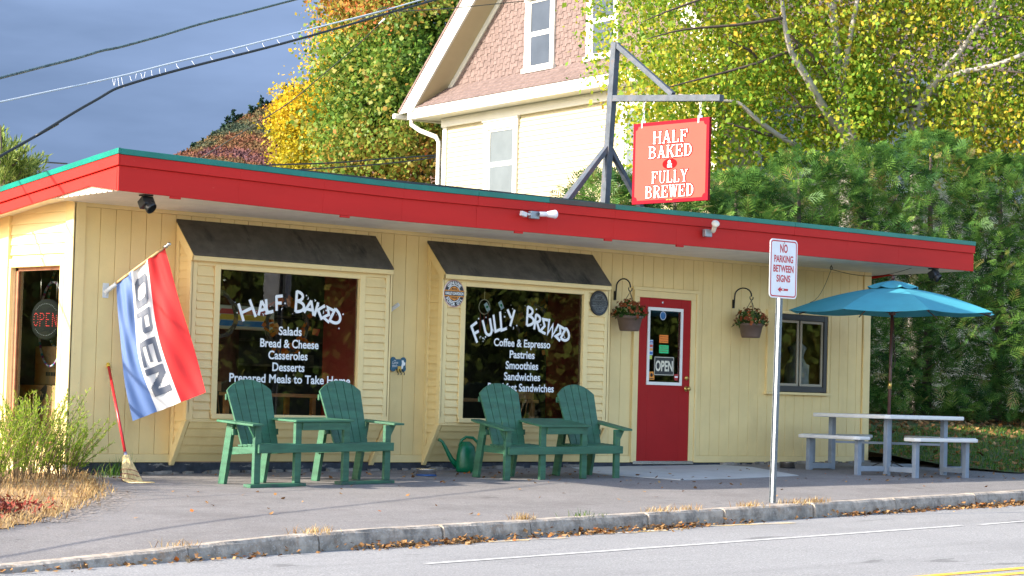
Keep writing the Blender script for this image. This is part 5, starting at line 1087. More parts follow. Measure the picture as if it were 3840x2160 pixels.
for side in (1,-1):
    S=lambda s: s if side>0 else -GW-s
    b=MB(); b.prism([H(S(EO),.60,EZ-.02),H(S(EO),.60,EZ+.02),H(RID,.60,RZ+.02),H(RID,.60,RZ-.47),H(S(EO-.55),.60,EZ-.02)],HN*.05); b.build('bargeboard',M['hwhite'],hs_)
    b=MB(); b.prism([H(S(EO-.55),.549,EZ-.02),H(RID,.549,RZ-.47),H(RID,.549,RZ-.43),H(S(EO-.6),.549,EZ+.02)],HN*.545); b.build('rake_soffit',M['hwall'],hs_)
    b=MB(); b.prism([H(S(-.15),.045,rk(S(-.15))-.66),H(S(-.15),.045,rk(S(-.15))-.44),H(RID,.045,RZ-.44),H(RID,.045,RZ-.66)],HN*.04); b.build('rake_board',M['hwhite'],hs_)
    b=MB(); b.prism([H(S(EO+.03),.62,EZ-.01),H(S(EO+.03),.62,EZ+.05),H(RID,.62,RZ+.10),H(RID,.62,RZ+.02)],HN*15.6)
    n=48
    for i in range(n):
        t0,t1=i/n,(i+1)/n; f=lambda t: H(S(EO+.03),0,EZ+.05).lerp(H(RID,0,RZ+.10),t)
        p0,p1=f(t0),f(t1); u=V((0,0,.022)); b.add([p0-HN*.62+u,p0+HN*14.9+u,p1+HN*14.9+V((0,0,.003)),p1-HN*.62+V((0,0,.003)),p0-HN*.62,p0+HN*14.9],[(0,1,2,3),(0,4,5,1)])
    b.build('roof_slope',M['roofsh'],hs_)
    b=MB(); hb_(b,S(EO+.13),S(EO-.0),-15,.72,EZ-.14,EZ-.02); b.build('gutter',M['hwhite'],hs_,bev=.02)
    b=MB(); hb_(b,S(EO-.02),S(.05),-15,-.01,EZ-.10,EZ-.07); b.build('eave_soffit',M['hwhite'],hs_)
b=MB(); b.tube([H(1.0,.3,7.1),H(1.0,.3,6.95),H(.75,.22,6.8),H(.22,.10,6.62),H(.14,.07,6.5),H(.14,.07,-.5)],.055,10); b.build('downspout',M['hwhite'],hs_)
M['slate_glass']=mat('slate_window_glass',(.055,.065,.085),.08,.1,2,spec=.7); M['curtain_glass']=mat('curtained_window_glass',(.125,.145,.16),.15,.06,3)
def hwin(P,s0,s1,z0,z1,pane,lower=None):
    """sash window: outer casing s0..s1, z0..z1, on the wall frame P(s,off,z)"""
    def bb(b,a,c,o0,o1,y0,y1): b.add([P(s,o,z) for z in (y0,y1) for o in (o0,o1) for s in (a,c)],[(0,2,3,1),(4,5,7,6),(0,1,5,4),(2,6,7,3),(0,4,6,2),(1,3,7,5)])
    d=1 if s1>s0 else -1; w=.15; b=MB()
    bb(b,s0,s0+d*w,.023,.065,z0,z1); bb(b,s1-d*w,s1,.023,.065,z0,z1); bb(b,s0-d*.03,s1+d*.03,.023,.075,z1,z1+.18); bb(b,s0-d*.05,s1+d*.05,.023,.10,z0-.10,z0); bb(b,s0-d*.06,s1+d*.06,.023,.11,z1+.18,z1+.215)
    f=b.build('window',M['hwhite'],hs_); zm=(z0+z1)/2
    a,c=s0+d*w,s1-d*w; b=MB()
    for q0,q1,o in ((z0,zm,.03),(zm,z1,.042)):
        bb(b,a,a+d*.05,.023,o,q0,q1); bb(b,c-d*.05,c,.023,o,q0,q1); bb(b,a+d*.05,c-d*.05,.023,o,q0,q0+.05); bb(b,a+d*.05,c-d*.05,.023,o,q1-.05,q1)
    b.build('sash',M['hwhite'],f)
    for q0,q1 in ((z0+.05,zm-.05),(zm+.05,z1-.05)): b=MB(); b.poly(P(a+d*.05,.0255,q0),P(c-d*.05,.0255,q0),P(c-d*.05,.0255,q1),P(a+d*.05,.0255,q1)); b.build('pane',pane,f)
    return f
hwin(H,-4.46,-3.32,7.80,9.25,M['slate_glass']); hwin(H,-6.80,-5.66,7.80,9.25,M['slate_glass'])
hwin(H,-3.13,-1.80,5.05,6.60,M['curtain_glass']); hwin(H,-8.15,-6.95,5.05,6.60,M['curtain_glass'])
HSd=lambda s,off,z: HO+HA*(-GW)+HN*s-HA*off+V((0,0,z))
hwin(HSd,.85,2.05,5.15,6.55,M['slate_glass']); hwin(HSd,4.2,5.4,5.15,6.55,M['slate_glass']); hwin(HSd,7.6,8.8,5.15,6.55,M['slate_glass'])

# ================================================================== OVERHEAD WIRES
cw=crop(0,0,1700/2576)
def wire(pts,r,m,lab,D0=24,D1=32,e0=14,e1=20):
    n=len(pts); P=[PD(cw(*p),D0+(D1-D0)*(p[0]-pts[0][0])/(pts[-1][0]-pts[0][0])) for p in pts]; d0=(P[0]-P[1]).normalized(); d1=(P[-1]-P[-2]).normalized()
    Q=([P[0]+d0*e0] if e0 else [])+P+([P[-1]+d1*e1] if e1 else []); S=[]
    for i in range(len(Q)-1):
        p0,p1,p2,p3=Q[max(0,i-1)],Q[i],Q[i+1],Q[min(len(Q)-1,i+2)]
        for k in range(6): t=k/6; S.append(.5*((2*p1)+(p2-p0)*t+(2*p0-5*p1+4*p2-p3)*t*t+(3*p1-p0-3*p2+p3)*t**3))
    S.append(Q[-1]); b=MB(); b.tube(S,r,6); o=b.build('overhead_wire',m,None,loc=P[0]); tag(o,lab,'cable','overhead wires above the roof'); return S
wire([(0,443),(250,378),(440,330),(580,288),(680,268),(900,208),(1140,136),(1400,70),(1670,0)],.016,M['wire_teal'],'thick twisted cable, topmost across the sky at the left')
S2=wire([(0,580),(640,443),(980,358),(1310,280),(1700,182),(2210,52),(2390,0)],.010,M['wire_white'],'thin bright steel strand just above the black cable')
wire([(0,888),(200,775),(420,640),(560,560),(650,508),(760,470),(960,412),(1200,350),(1550,262),(1900,165),(2230,68),(2470,0)],.017,M['wire'],'black cable that bends down steeply to the left roof corner')
wire([(1150,893),(1460,700),(1650,578),(1840,420),(2000,285),(2140,152),(2230,62)],.009,M['wire'],'thin service wire slanting down behind the roof from the cable junction',40,33,10,0)
wire([(2230,66),(2400,57),(2576,46),(2900,14),(3300,-28)],.008,M['wire'],'thin wire running right from the cable junction toward the gable',33,40,0,8)
wire([(1530,938),(1900,925),(2150,905),(2510,880)],.018,M['wire'],'upper of the two low wires crossing in front of the maple',52,60,8,0)
wire([(1750,962),(2050,942),(2300,918),(2515,888)],.018,M['wire'],'lower of the two low wires crossing in front of the maple',53,61,8,0)
wire([(0,910),(130,914),(260,922),(380,930)],.02,M['wire'],'faint low wire in front of the pine at the left edge',50,60,14,0)
jn=PD(cw(2222,48),32.2); t=thing('cable_clamp',jn,'small rusty clamp where the thin wires join the cable in front of the maple','clamp')
b=MB(); b.obox(jn,((1,0,.2),(0,1,0),(0,0,1)),(.05,.03,.02)); b.build('clamp_body',mat('rusty_clamp',(.22,.07,.04),.7),t); b=MB(); b.tube([PD(cw(2222,66),32.1),PD(cw(2260,105),32.1),PD(cw(2282,88),32.1),PD(cw(2262,62),32.1)],.006,5); b.tube([PD(cw(2120,90),32.1),PD(cw(2150,52),32.1),PD(cw(2190,42),32.1),PD(cw(2222,48),32.1)],.006,5); b.build('loop',M['wire'],t); b=MB(); b.tube([PD(cw(2155,135),32.5),PD(cw(2185,108),32.3)],.014,6); b.build('sleeve',M['wire_white'],t)
for i,(x,y,dx,dy) in enumerate(((640,445,8,40),(655,448,-6,40),(670,440,8,55),(690,440,14,60),(738,432,10,26),(775,418,-6,28),(800,416,14,34),(825,408,-8,34),(860,398,6,36),(905,390,6,30),(938,388,8,24),(1000,362,22,28),(1090,345,22,24),(1195,322,20,18),(1315,282,22,20),(1400,268,18,20),(1490,245,16,22),(1575,225,15,18),(1660,200,14,18),(1750,178,12,16)  )):
    D=27+i*.15; p=[PD(cw(x+dx*t,y+dy*t+6*math.sin(3*t)),D-t*.05) for t in (0,.35,.7,1)]; o=MB().tube(p,.0017,4).build('cable_filament',M['tape'],None,loc=p[0]); tag(o,'white filament hanging between the bright strand and the black cable','filament','white filaments on the overhead strand')

# ================================================================== TREES
def limb(b,pts,rad,n=8):
    S=[]; Rr=[]
    for i in range(len(pts)-1):
        p0,p1,p2,p3=pts[max(0,i-1)],pts[i],pts[i+1],pts[min(len(pts)-1,i+2)]
        for k in range(4): t=k/4; S.append(.5*((2*p1)+(p2-p0)*t+(2*p0-5*p1+4*p2-p3)*t*t+(3*p1-p0-3*p2+p3)*t**3)); Rr.append(rad[i]+(rad[i+1]-rad[i])*t)
    S.append(pts[-1]); Rr.append(rad[-1]); b.tube(S,Rr,n); return S
bark=over(over(mat('birch_bark',(.27,.25,.23),.7,.15,7,.2,30),(.03,.025,.022),3.0,.60,.66,(1,1,5),.95),(.10,.08,.07),9,.60,.68,(1,1,3),.8)
twig=mat('birch_twig',(.06,.042,.032),.8,.3,10); brown_bark=mat('brown_bark',(.09,.065,.05),.9,.35,7,.5,30,streak=(1,1,.3))
cz=crop(2700,0,.4425)
def bp(x,y,D): return PD(cz(x,y),D)
def birch(name,lab,limbs,twigs,foliage,D):
    base=limbs[0][0][0]; root=V((base.x,base.y,0)); t=thing(name,root,lab,'tree','birch trees behind the hedge')
    b=MB(); S=limb(b,[root]+limbs[0][0],[limbs[0][1][0]*1.25]+limbs[0][1],12); b.build('trunk',bark,t)
    for pts,rad in limbs[1:]: b=MB(); limb(b,pts,rad); b.build('limb',bark,t)
    for pts,rad in twigs: b=MB(); limb(b,pts,rad,6); b.build('branch',twig,t)
    return t
D=39.9
bA=birch('birch_tree','white trunked birch with yellow green leaves, its fork rising in the middle of the hedge',[
 ([bp(1095,1250,D),bp(1062,1080,D),bp(1040,900,D),bp(1010,600,D),bp(985,400,D),bp(965,200,D),bp(950,0,D),bp(935,-350,D),bp(960,-700,D)],[.15,.14,.10,.09,.085,.08,.075,.06,.03]),
 ([bp(1065,1010,D),bp(1045,720,D-.2),bp(1080,450,D-.3),bp(1125,200,D-.4),bp(1165,0,D-.4),bp(1230,-400,D-.5)],[.07,.06,.052,.045,.04,.02]),
 ([bp(1075,1150,D),bp(960,1020,D-.2),bp(870,900,D-.4),bp(760,700,D-.6),bp(650,520,D-.7),bp(590,400,D-.8),bp(540,150,D-.9),bp(520,-150,D-1)],[.11,.085,.075,.068,.06,.05,.04,.02]),
 ([bp(640,1230,D-.4),bp(470,1130,D-.6),bp(300,1000,D-.8),bp(150,870,D-.9),bp(-60,850,D-1),bp(-350,800,D-1.2)],[.055,.048,.04,.034,.026,.012]),
 ([bp(345,160,D-.4),bp(280,90,D-.4),bp(200,0,D-.4)],[.03,.035,.035]),
 ([bp(1310,300,D+.8),bp(1330,120,D+.8),bp(1355,0,D+.8),bp(1380,-300,D+.8)],[.07,.08,.08,.05]),
 ([bp(1225,480,D+.6),bp(1250,280,D+.6),bp(1295,160,D+.8)],[.04,.05,.06])],
 [([bp(925,660,D-.2),bp(800,490,D-.4),bp(690,390,D-.5),bp(600,300,D-.6),bp(420,70,D-.7)],[.03,.028,.024,.02,.012]),([bp(440,1150,D-.6),bp(220,1090,D-.9),bp(60,1040,D-1.)],[.03,.022,.014]),([bp(940,230,D),bp(860,175,D-.2),bp(790,145,D-.3)],[.03,.026,.018]),([bp(900,1000,D-.3),bp(740,960,D-.5),bp(640,840,D-.6),bp(550,750,D-.7)],[.024,.02,.016,.01]),
  ([bp(310,490,D-.6),bp(260,430,D-.7),bp(190,400,D-.8),bp(60,330,D-1)],[.025,.024,.02,.01]),([bp(800,910,D-.4),bp(650,905,D-.4),bp(500,910,D-.5)],[.014,.012,.008]),([bp(660,400,D-.6),bp(330,530,D-.9),bp(-100,650,D-1.3),bp(-520,760,D-1.6)],[.03,.026,.02,.008]),([bp(540,150,D-.9),bp(150,210,D-1.2),bp(-300,250,D-1.5),bp(-620,330,D-1.8)],[.03,.025,.018,.008]),([bp(520,-100,D-1),bp(100,-80,D-1.4),bp(-350,60,D-1.8),bp(-650,180,D-2)],[.03,.025,.018,.008])],None,D)
D2=40.4
bB=birch('birch_tree','second birch whose pale limb leans right toward the edge of the picture',[
 ([bp(1665,1300,D2),bp(1655,1030,D2),bp(1690,900,D2),bp(1830,690,D2-.2),bp(1920,560,D2-.3),bp(2020,460,D2-.4),bp(2150,270,D2-.5),bp(2270,110,D2-.6),bp(2340,-20,D2-.7),bp(2450,-350,D2-.8)],[.13,.115,.085,.07,.06,.055,.048,.042,.036,.015]),
 ([bp(1660,1020,D2),bp(1600,990,D2+.3),bp(1560,800,D2+.5),bp(1540,400,D2+.6),bp(1560,0,D2+.6)],[.06,.05,.045,.04,.03]),
 ([bp(1850,680,D2-.2),bp(2050,612,D2-.5),bp(2250,572,D2-.7),bp(2450,510,D2-.9),bp(2640,430,D2-1),bp(2900,330,D2-1.1)],[.05,.05,.045,.042,.038,.015])],
 [([bp(2180,250,D2-.5),bp(2290,175,D2-.6),bp(2440,140,D2-.7),bp(2600,175,D2-.8)],[.022,.02,.016,.01]),([bp(1690,900,D2),bp(1500,910,D2-.4),bp(1330,905,D2-.6)],[.02,.016,.01]),([bp(2250,572,D2-.7),bp(2400,600,D2-.9),bp(2600,620,D2-1)],[.018,.014,.01])],None,D2)
lm=leafmat('birch_leaf',[(0,(.115,.24,.026)),(.28,(.22,.34,.034)),(.55,(.43,.43,.046)),(.80,(.60,.44,.05)),(1,(.60,.30,.05))],.50,.04)
def pix_cloud(n,region,dens,D0,D1,rs):
    """points filling a volume: seen region (photo pixels) times a depth range"""
    P=[]; 
    while len(P)<n:
        u=rs.uniform(region[0],region[1]); v=rs.uniform(region[2],region[3])
        if rs.random()<dens(u,v): P.append(tuple(PD((u,v),rs.uniform(D0,D1))))
    return np.array(P)
def nz(u,v,s=1): return .5+.5*math.sin(u*.0113*s+1.7*math.sin(v*.0087*s))*math.sin(v*.0131*s+1.3*math.sin(u*.0071*s+2))
def bdens(u,v):
    low=np.interp(u,[2200,2260,2350,2450,2560,2700,2900,3100,3300,3500,3700,3900],[60,330,440,690,720,610,600,580,560,590,660,700])
    top=np.interp(u,[2200,2260,2400,2600],[20,-60,-300,-500])
    if v>low or v<top: return 0
    d=.25+.75*nz(u,v)
    e=min(1,(u-2235)/230); d*=.12+.88*max(0,e)**1.0
    if v>low-50: d*=.6
    d*=min(1,max(.03,(4230-u)/330))
    if 2700<u<2790 and 420<v<540: d*=.12
    if 2930<u<3010 and 350<v<470: d*=.2
    if 2840<u<2890 and 470<v<540: d*=.25
    if 3600<u<3840 and 215<v<300: d*=.3
    if 3060<u<3240 and v<40: d*=.3
    return d
def crown(parent,pts,per,spread,size,m,droop,rs,asp=.62,cl=lambda p,c:0,ln=.2,nb=None):
    n=len(pts); c=np.repeat(pts,per,0)+rs.normal(size=(n*per,3))*spread; col=np.repeat(np.array([cl(p,None) for p in pts])+rs.normal(size=n)*.10,per)+rs.normal(size=n*per)*ln
    v,q=leaves(c,size,asp,droop,nbias=nb,rs=rs); return npmesh('crown',v,q,np.clip(col,0,1),m,parent)
rb1=np.random.default_rng(31); rb1p=random.Random(31)
pA=pix_cloud(2100,(2200,3260,-480,720),bdens,39.0,42.4,rb1p); pB=pix_cloud(1750,(3180,4230,-480,720),bdens,39.3,42.8,rb1p)
gcol=lambda p,c: .38+ .12*math.sin(p[0]*1.1+p[2]*.7)+.10*math.sin(p[2]*1.9+p[1])
crown(bA,pA,22,.24,.084,lm,.75,rb1,.72,gcol); crown(bB,pB,22,.24,.084,lm,.75,rb1,.72,lambda p,c:gcol(p,c)-.06)

# arborvitae hedge: each tree its own trunk and sprays
frm=leafmat('arborvitae_spray',[(0,(.022,.07,.022)),(.45,(.085,.195,.040)),(.85,(.185,.32,.06)),(1,(.27,.22,.08))],.34,.05)
def sprays(base,axis,nrm,L,rs):
    """flat branching fans: base, axis direction, fan normal, length"""
    n=len(base); side=unit(np.cross(axis,nrm)); V_=[]; tmpl=[(.0,0,.6,.022)]+[(t,s*a,l,.030) for t,l,a in ((.10,.46,.85),(.24,.48,.78),(.38,.46,.72),(.52,.40,.64),(.66,.32,.56)) for s in (-1,1)]+[(.55,0,.48,.030)]
    for t,a,l,w in tmpl:
        dirn=axis*math.cos(a)+side*math.sin(a); p=base+axis*(t*L); sl=L*l*rs.uniform(.8,1.2,(n,1)); s2=np.cross(nrm,dirn)
        tip=p+dirn*sl-nrm*0+np.array([0,0,-.10])*sl; mid=p+dirn*sl*.5; ww=L*w
        V_.append(np.stack([p,mid+s2*ww,tip,mid-s2*ww],1))
    v=np.concatenate(V_,1).reshape(-1,3); k=len(tmpl); return v,np.arange(n*k*4).reshape(-1,4),k
hx=[(12.3,4.75,3.7,.95),(13.6,4.6,3.8,1.0),(14.9,4.5,3.9,1.0),(16.2,4.3,4.3,1.05),(17.5,4.0,4.55,1.05),(18.75,3.6,4.85,1.1),(19.9,3.0,4.55,1.1),(21.0,2.4,4.25,1.1),(22.3,1.9,4.25,1.2),(23.8,1.6,4.25,1.2),(25.3,1.4,4.1,1.2)]
hl=['leftmost arborvitae of the hedge, behind the roof post of the bakery','arborvitae in the hedge just left of the hanging red sign','arborvitae showing right of the hanging red sign','arborvitae under the left limb of the birch','arborvitae in front of the main birch trunk','tallest arborvitae, right of the birch fork','arborvitae standing right of the end of the bakery roof','arborvitae behind the parasol, dark at its foot','tall arborvitae near the right edge, behind the picnic table','arborvitae at the right edge of the picture','outermost arborvitae, mostly beyond the right edge']
for i,(x,y,h,r) in enumerate(hx):
    rs=np.random.default_rng(100+i); z0=zlawn(x,y); t=thing('arborvitae_tree',(x,y,z0),hl[i],'evergreen','arborvitae trees forming the hedge')
    MB().tube([(x,y,z0-.1),(x+.05,y,z0+h*.5),(x,y,z0+h*.9)],[.09,.06,.02],8).build('trunk',brown_bark,t)
    b=MB()
    for k in range(16):
        a=rs.uniform(0,6.28); hh=rs.uniform(.15,.8)*h; L=r*rs.uniform(.6,.9); b.tube([(x,y,z0+hh),(x+math.cos(a)*L*.6,y+math.sin(a)*L*.6,z0+hh+.15),(x+math.cos(a)*L,y+math.sin(a)*L,z0+hh+.5)],[.02,.012,.006],5)
    b.build('branch',brown_bark,t)
    n=2500; u=rs.uniform(.0,1,n)**1.05; a=rs.uniform(0,2*math.pi,n); prof=np.interp(u,[0,.08,.3,.6,.8,.93,1],[.95,1.1,1.18,1.12,1.0,.72,.2])
    lump=1+.16*np.sin(3*a+i*2+5*u)+.13*np.sin(7*u*3.1+2*a+i)+rs.normal(size=n)*.05
    rr=r*prof*lump*np.where(rs.random(n)<.62,rs.uniform(.85,1.03,n),rs.uniform(.40,.85,n))
    base=np.stack([x+rr*np.cos(a),y+rr*np.sin(a),z0+.05+u*(h-.12)],1); out=np.stack([np.cos(a),np.sin(a),0*a],1)
    axis=unit(out*rs.uniform(.35,1.0,(n,1))+np.array([0,0,1])*rs.uniform(-.15,.95,(n,1))+rs.normal(size=(n,3))*.3); nr=unit(np.cross(axis,np.cross(out,[0,0,1])+rs.normal(size=(n,3))*.55))
    L=rs.uniform(.17,.37,(n,1)); v,q,k=sprays(base-axis*L*.4,axis,nr,L,rs); c=np.clip(rs.normal(.42,.26,n)+.22*np.sin(3*a+4*u*6),0,1)
    npmesh('crown',v,q,np.clip(np.repeat(c,k)+rs.normal(size=n*k)*.07,0,1),frm,t)

# big maple turning orange, yellow aspens, pine
def tree_blob(name,lab,cat,grp,base,h,lobes,nclump,per,spread,size,m,colf,seed,asp=.8,droop=.2,trunk_r=.3,shell=.55):
    rs=np.random.default_rng(seed); t=thing(name,base,lab,cat,grp); base=V(base)
    b=MB(); tops=[V(l[0]) for l in lobes]; cen=sum(tops,V((0,0,0)))/len(tops)
    limb(b,[base,base.lerp(V((cen.x,cen.y,base.z+h*.35)),.7),V((cen.x,cen.y,base.z+h*.55)),V((cen.x,cen.y,base.z+h*.9))],[trunk_r,trunk_r*.8,trunk_r*.5,trunk_r*.12],10); b.build('trunk',brown_bark,t)
    for c in tops: b=MB(); limb(b,[V((cen.x,cen.y,base.z+h*.38)),V((cen.x,cen.y,base.z+h*.45)).lerp(c,.5)+V((0,0,-.3)),c],[trunk_r*.35,trunk_r*.2,trunk_r*.06],6); b.build('limb',brown_bark,t)
    vol=np.array([l[1][0]*l[1][1]*l[1][2] for l in lobes])**(2/3); pr=vol/vol.sum(); idx=rs.choice(len(lobes),nclump,p=pr)
    d=unit(rs.normal(size=(nclump,3))); rad=np.where(rs.random(nclump)<.75,rs.uniform(.8,1.05,nclump),rs.uniform(shell,.85,nclump))
    C=np.array([tuple(lobes[k][0]) for k in idx])+d*rad[:,None]*np.array([lobes[k][1] for k in idx])
    crown(t,C,per,spread,size,m,droop,rs,asp,lambda p,c:colf(p),.11,np.repeat(d,per,0)*1.3+np.array([-.4,-.2,.4])); return t
Dm=66.; px=lambda u,v,D: PD((u,v),D)
mlm=leafmat('maple_leaf',[(0,(.055,.125,.022)),(.35,(.115,.215,.03)),(.6,(.22,.25,.04)),(.8,(.36,.20,.045)),(1,(.44,.14,.045))],.42,.05)
lob=[(px(1560,120,Dm),(2.6,2.6,2.0)),(px(1380,120,Dm+1),(1.3,1.6,1.2)),(px(1440,-120,Dm),(1.8,2,1.8)),(px(1350,330,Dm-1),(1.35,1.5,1.2)),(px(1480,380,Dm-2),(1.9,2,1.6)),(px(1300,470,Dm),(1.0,1.4,1.0)),(px(1430,580,Dm-1),(1.7,2,1.3)),(px(1620,560,Dm-1),(1.6,1.8,1.4)),(px(1700,250,Dm),(2.2,2.2,2.2)),(px(1340,660,Dm-1),(1.0,1.3,.9)),(px(1560,-350,Dm),(2.6,2.6,2)),(px(1850,50,Dm+2),(2.6,2.6,2.6))]
base=px(1560,1400,Dm); base.z=-.6
mcol=lambda p: float(np.clip(.19+.20*math.sin(p[2]*1.3+p[0]*.6)+.16*math.sin(p[0]*1.1-p[2]*.9+1)+(.22 if p[2]>9.2 else 0)*math.sin(p[0]*.9+2)+.03*(36-p[0]),-.1,.80))
tree_blob('maple_tree','large maple with green leaves turning orange, left of the white gabled house','tree',None,base,15,lob,950,82,.32,.112,mlm,mcol,41,.95,.25,.35,.6)
ylm=leafmat('yellow_leaf',[(0,(.22,.24,.02)),(.4,(.50,.38,.02)),(.8,(.66,.42,.02)),(1,(.6,.30,.02))],.45,.05)
Dy=84.
base=px(1150,1400,Dy); base.z=-.6
tree_blob('aspen_tree','yellow aspen in full autumn colour at the left edge of the maple','tree','yellow aspens beside the maple',base,13,[(px(1105,420,Dy),(.85,1.2,1.2)),(px(1150,480,Dy),(.9,1.2,1.0)),(px(1130,560,Dy),(1.0,1.3,1.0)),(px(1190,600,Dy),(1.0,1.3,1.0)),(px(1100,640,Dy),(.8,1,.7)),(px(1240,480,Dy),(1.1,1.3,1.3))],320,48,.26,.125,ylm,lambda p:.42+.2*math.sin(p[2]*1.2)-.02*(p[2]-10),42,.8,.5,.18,.3)
base=px(1290,1400,Dy+6); base.z=-.6
tree_blob('aspen_tree','golden aspen showing behind the upper left side of the maple','tree','yellow aspens beside the maple',base,18,[(px(1270,180,Dy+6),(1.0,1.3,1.4)),(px(1330,120,Dy+6),(1.1,1.3,1.3)),(px(1250,310,Dy+6),(.9,1.2,1.1)),(px(1320,260,Dy+6),(1.0,1.2,1.3)),(px(1285,430,Dy+6),(.8,1.1,1.3))],220,44,.30,.125,ylm,lambda p:.62+.2*math.sin(p[2]*1.4),43,.8,.5,.2,.2)
# white pine at the far left
pnm=leafmat('pine_needles',[(0,(.06,.11,.02)),(.5,(.17,.24,.05)),(1,(.34,.38,.11))],.35,.06); Dp=50.
base=px(30,1400,Dp); base.z=-.6; t=thing('pine_tree',base,'pale green white pine above the roof at the left edge','tree')
MB().tube([base,px(10,900,Dp),px(0,470,Dp)],[.2,.14,.02],8).build('trunk',brown_bark,t); rs=np.random.default_rng(51); cs=[]; dr=[]
bz=MB()
for (u,v) in [(0,500),(8,540),(30,590),(-30,560),(55,545),(60,600),(90,570),(100,620),(130,615),(165,600),(20,640),(70,650),(120,660),(150,645),(-20,650),(-60,620),(40,690),(95,700),(-40,720),(15,730),(60,740),(-90,690)]:
    tip=px(u,v,Dp+rs.uniform(-1.2,1.2)); rt=px(8,v+75,Dp); bz.tube([rt,rt.lerp(tip,.6)+V((0,0,-.08)),tip],[.03,.018,.006],5)
    for k in range(150):
        s=rs.uniform(.35,1.02); p=rt.lerp(tip,s)+V(tuple(rs.normal(size=3)*.07)); cs.append(tuple(p)); dr.append(tuple(unit((np.array(tip-rt)/max(.1,(tip-rt).length)*.7+np.array([0,0,.6])+rs.normal(size=3)*.45)[None])[0]))
bz.build('branch',brown_bark,t); cs=np.array(cs); dr=np.array(dr); n=len(cs); s_=unit(np.cross(dr,rs.normal(size=(n,3)))); Ln=rs.uniform(.14,.24,(n,1)); v=np.stack([cs,cs+dr*Ln*.5+s_*.018,cs+dr*Ln,cs+dr*Ln*.5-s_*.018],1).reshape(-1,3); npmesh('crown',v,np.arange(4*n).reshape(n,4),np.clip(rs.normal(.5,.25,n),0,1),pnm,t)
# ---- distant hillside
Dh=1500.
ru=[-700,0,300,520,650,715,800,900,1000,1080,1180,1350,1600,2000,2600,3300,4200]; rv_=[760,735,700,660,618,588,535,475,425,385,325,240,150,70,60,150,260]
b=MB(); NU,NV=110,14; vs=[]
uu=frange(-700,4200,NU)
for j in range(NV+1):
    tt=j/NV
    for u in uu:
        top=px(u,float(np.interp(u,ru,rv_)),Dh); ft=px(u,1500,900.); ft.z=-1.; p=ft.lerp(top,tt); p.z=-1.+(top.z+1)*(tt**.8)
        if 0<tt<1: p.z+=4*math.sin(u*.02+tt*9)*tt
        vs.append(p)
for u in uu: p=px(u,1500,2100.); p.z=-5.; vs.append(p)
b.add(vs,[(j*NU+i,j*NU+i+1,(j+1)*NU+i+1,(j+1)*NU+i) for j in range(NV+1) for i in range(NU-1)]); o=b.build('hills',mat('forest_floor',(.10,.05,.035),.95,.4,.02),smooth=True); o['kind']='structure'
hm=leafmat('autumn_forest_leaf',[(0,(.05,.07,.05)),(.28,(.11,.095,.05)),(.5,(.16,.088,.048)),(.75,(.155,.065,.05)),(1,(.11,.062,.075))],.15,.0)
rs=np.random.default_rng(61); C=[];K=[]
for i_ in range(15000):
    u=rs.uniform(480,1420) if i_<11000 else (rs.uniform(-600,480) if i_%2 else rs.uniform(1420,2600)); tt=1-rs.random()**1.5*.55; top=px(u,float(np.interp(u,ru,rv_)),Dh); ft=px(u,1500,900.); ft.z=-1.; p=ft.lerp(top,tt); p.z=-1.+(top.z+1)*(tt**.8)+rs.uniform(1,5); C.append(tuple(p)); K.append(.5+.25*math.sin(u*.021+tt*19)+.22*math.sin(u*.055+tt*47)+rs.normal()*.10-(.30 if tt>.90 else 0)*rs.uniform(.4,1.2))
C=np.array(C); per=16; d=unit(rs.normal(size=(len(C)*per,3))); d[:,2]=np.abs(d[:,2])*.9; c=np.repeat(C,per,0)+d*rs.uniform(1.0,2.2,(len(C)*per,1)); v,q=leaves(c,1.35,.9,0,nbias=d*2.5,rs=rs); o=npmesh('autumn_forest',v,q,np.clip(np.repeat(np.array(K),per)+rs.normal(size=len(c))*.03,0,1),hm); tag(o,'rust coloured forest covering the distant hillside','forest',None,'stuff')
sm=leafmat('spruce_needles',[(0,(.008,.022,.018)),(1,(.025,.05,.03))],.1,0)
for i,(u,w) in enumerate(((722,10),(745,7),(800,8),(835,9),(850,14),(872,16),(890,10),(905,9),(940,12),(958,9),(978,14),(1000,10),(1020,8),(1070,13),(1095,12),(690,7),(760,8),(775,6))):
    top=px(u,float(np.interp(u,ru,rv_)),Dh-6); h=w*.95; t=thing('spruce_tree',top+V((0,0,-2)),'small dark spruce standing on the skyline of the distant hill','conifer','spruces along the hill skyline')
    MB().tube([top+V((0,0,-3)),top+V((0,0,h))],[.4,.05],5).build('trunk',brown_bark,t); n=260; s=rs.random(n); a=rs.uniform(0,6.28,n); r=(1-s)*w*.30*(.7+.3*np.sin(s*38))+.2; c=np.stack([top.x+r*np.cos(a),top.y+r*np.sin(a),top.z-1+s*h],1); v,q=leaves(c,1.7,.6,.4,rs=rs); npmesh('crown',v,q,rs.random(n),sm,t)
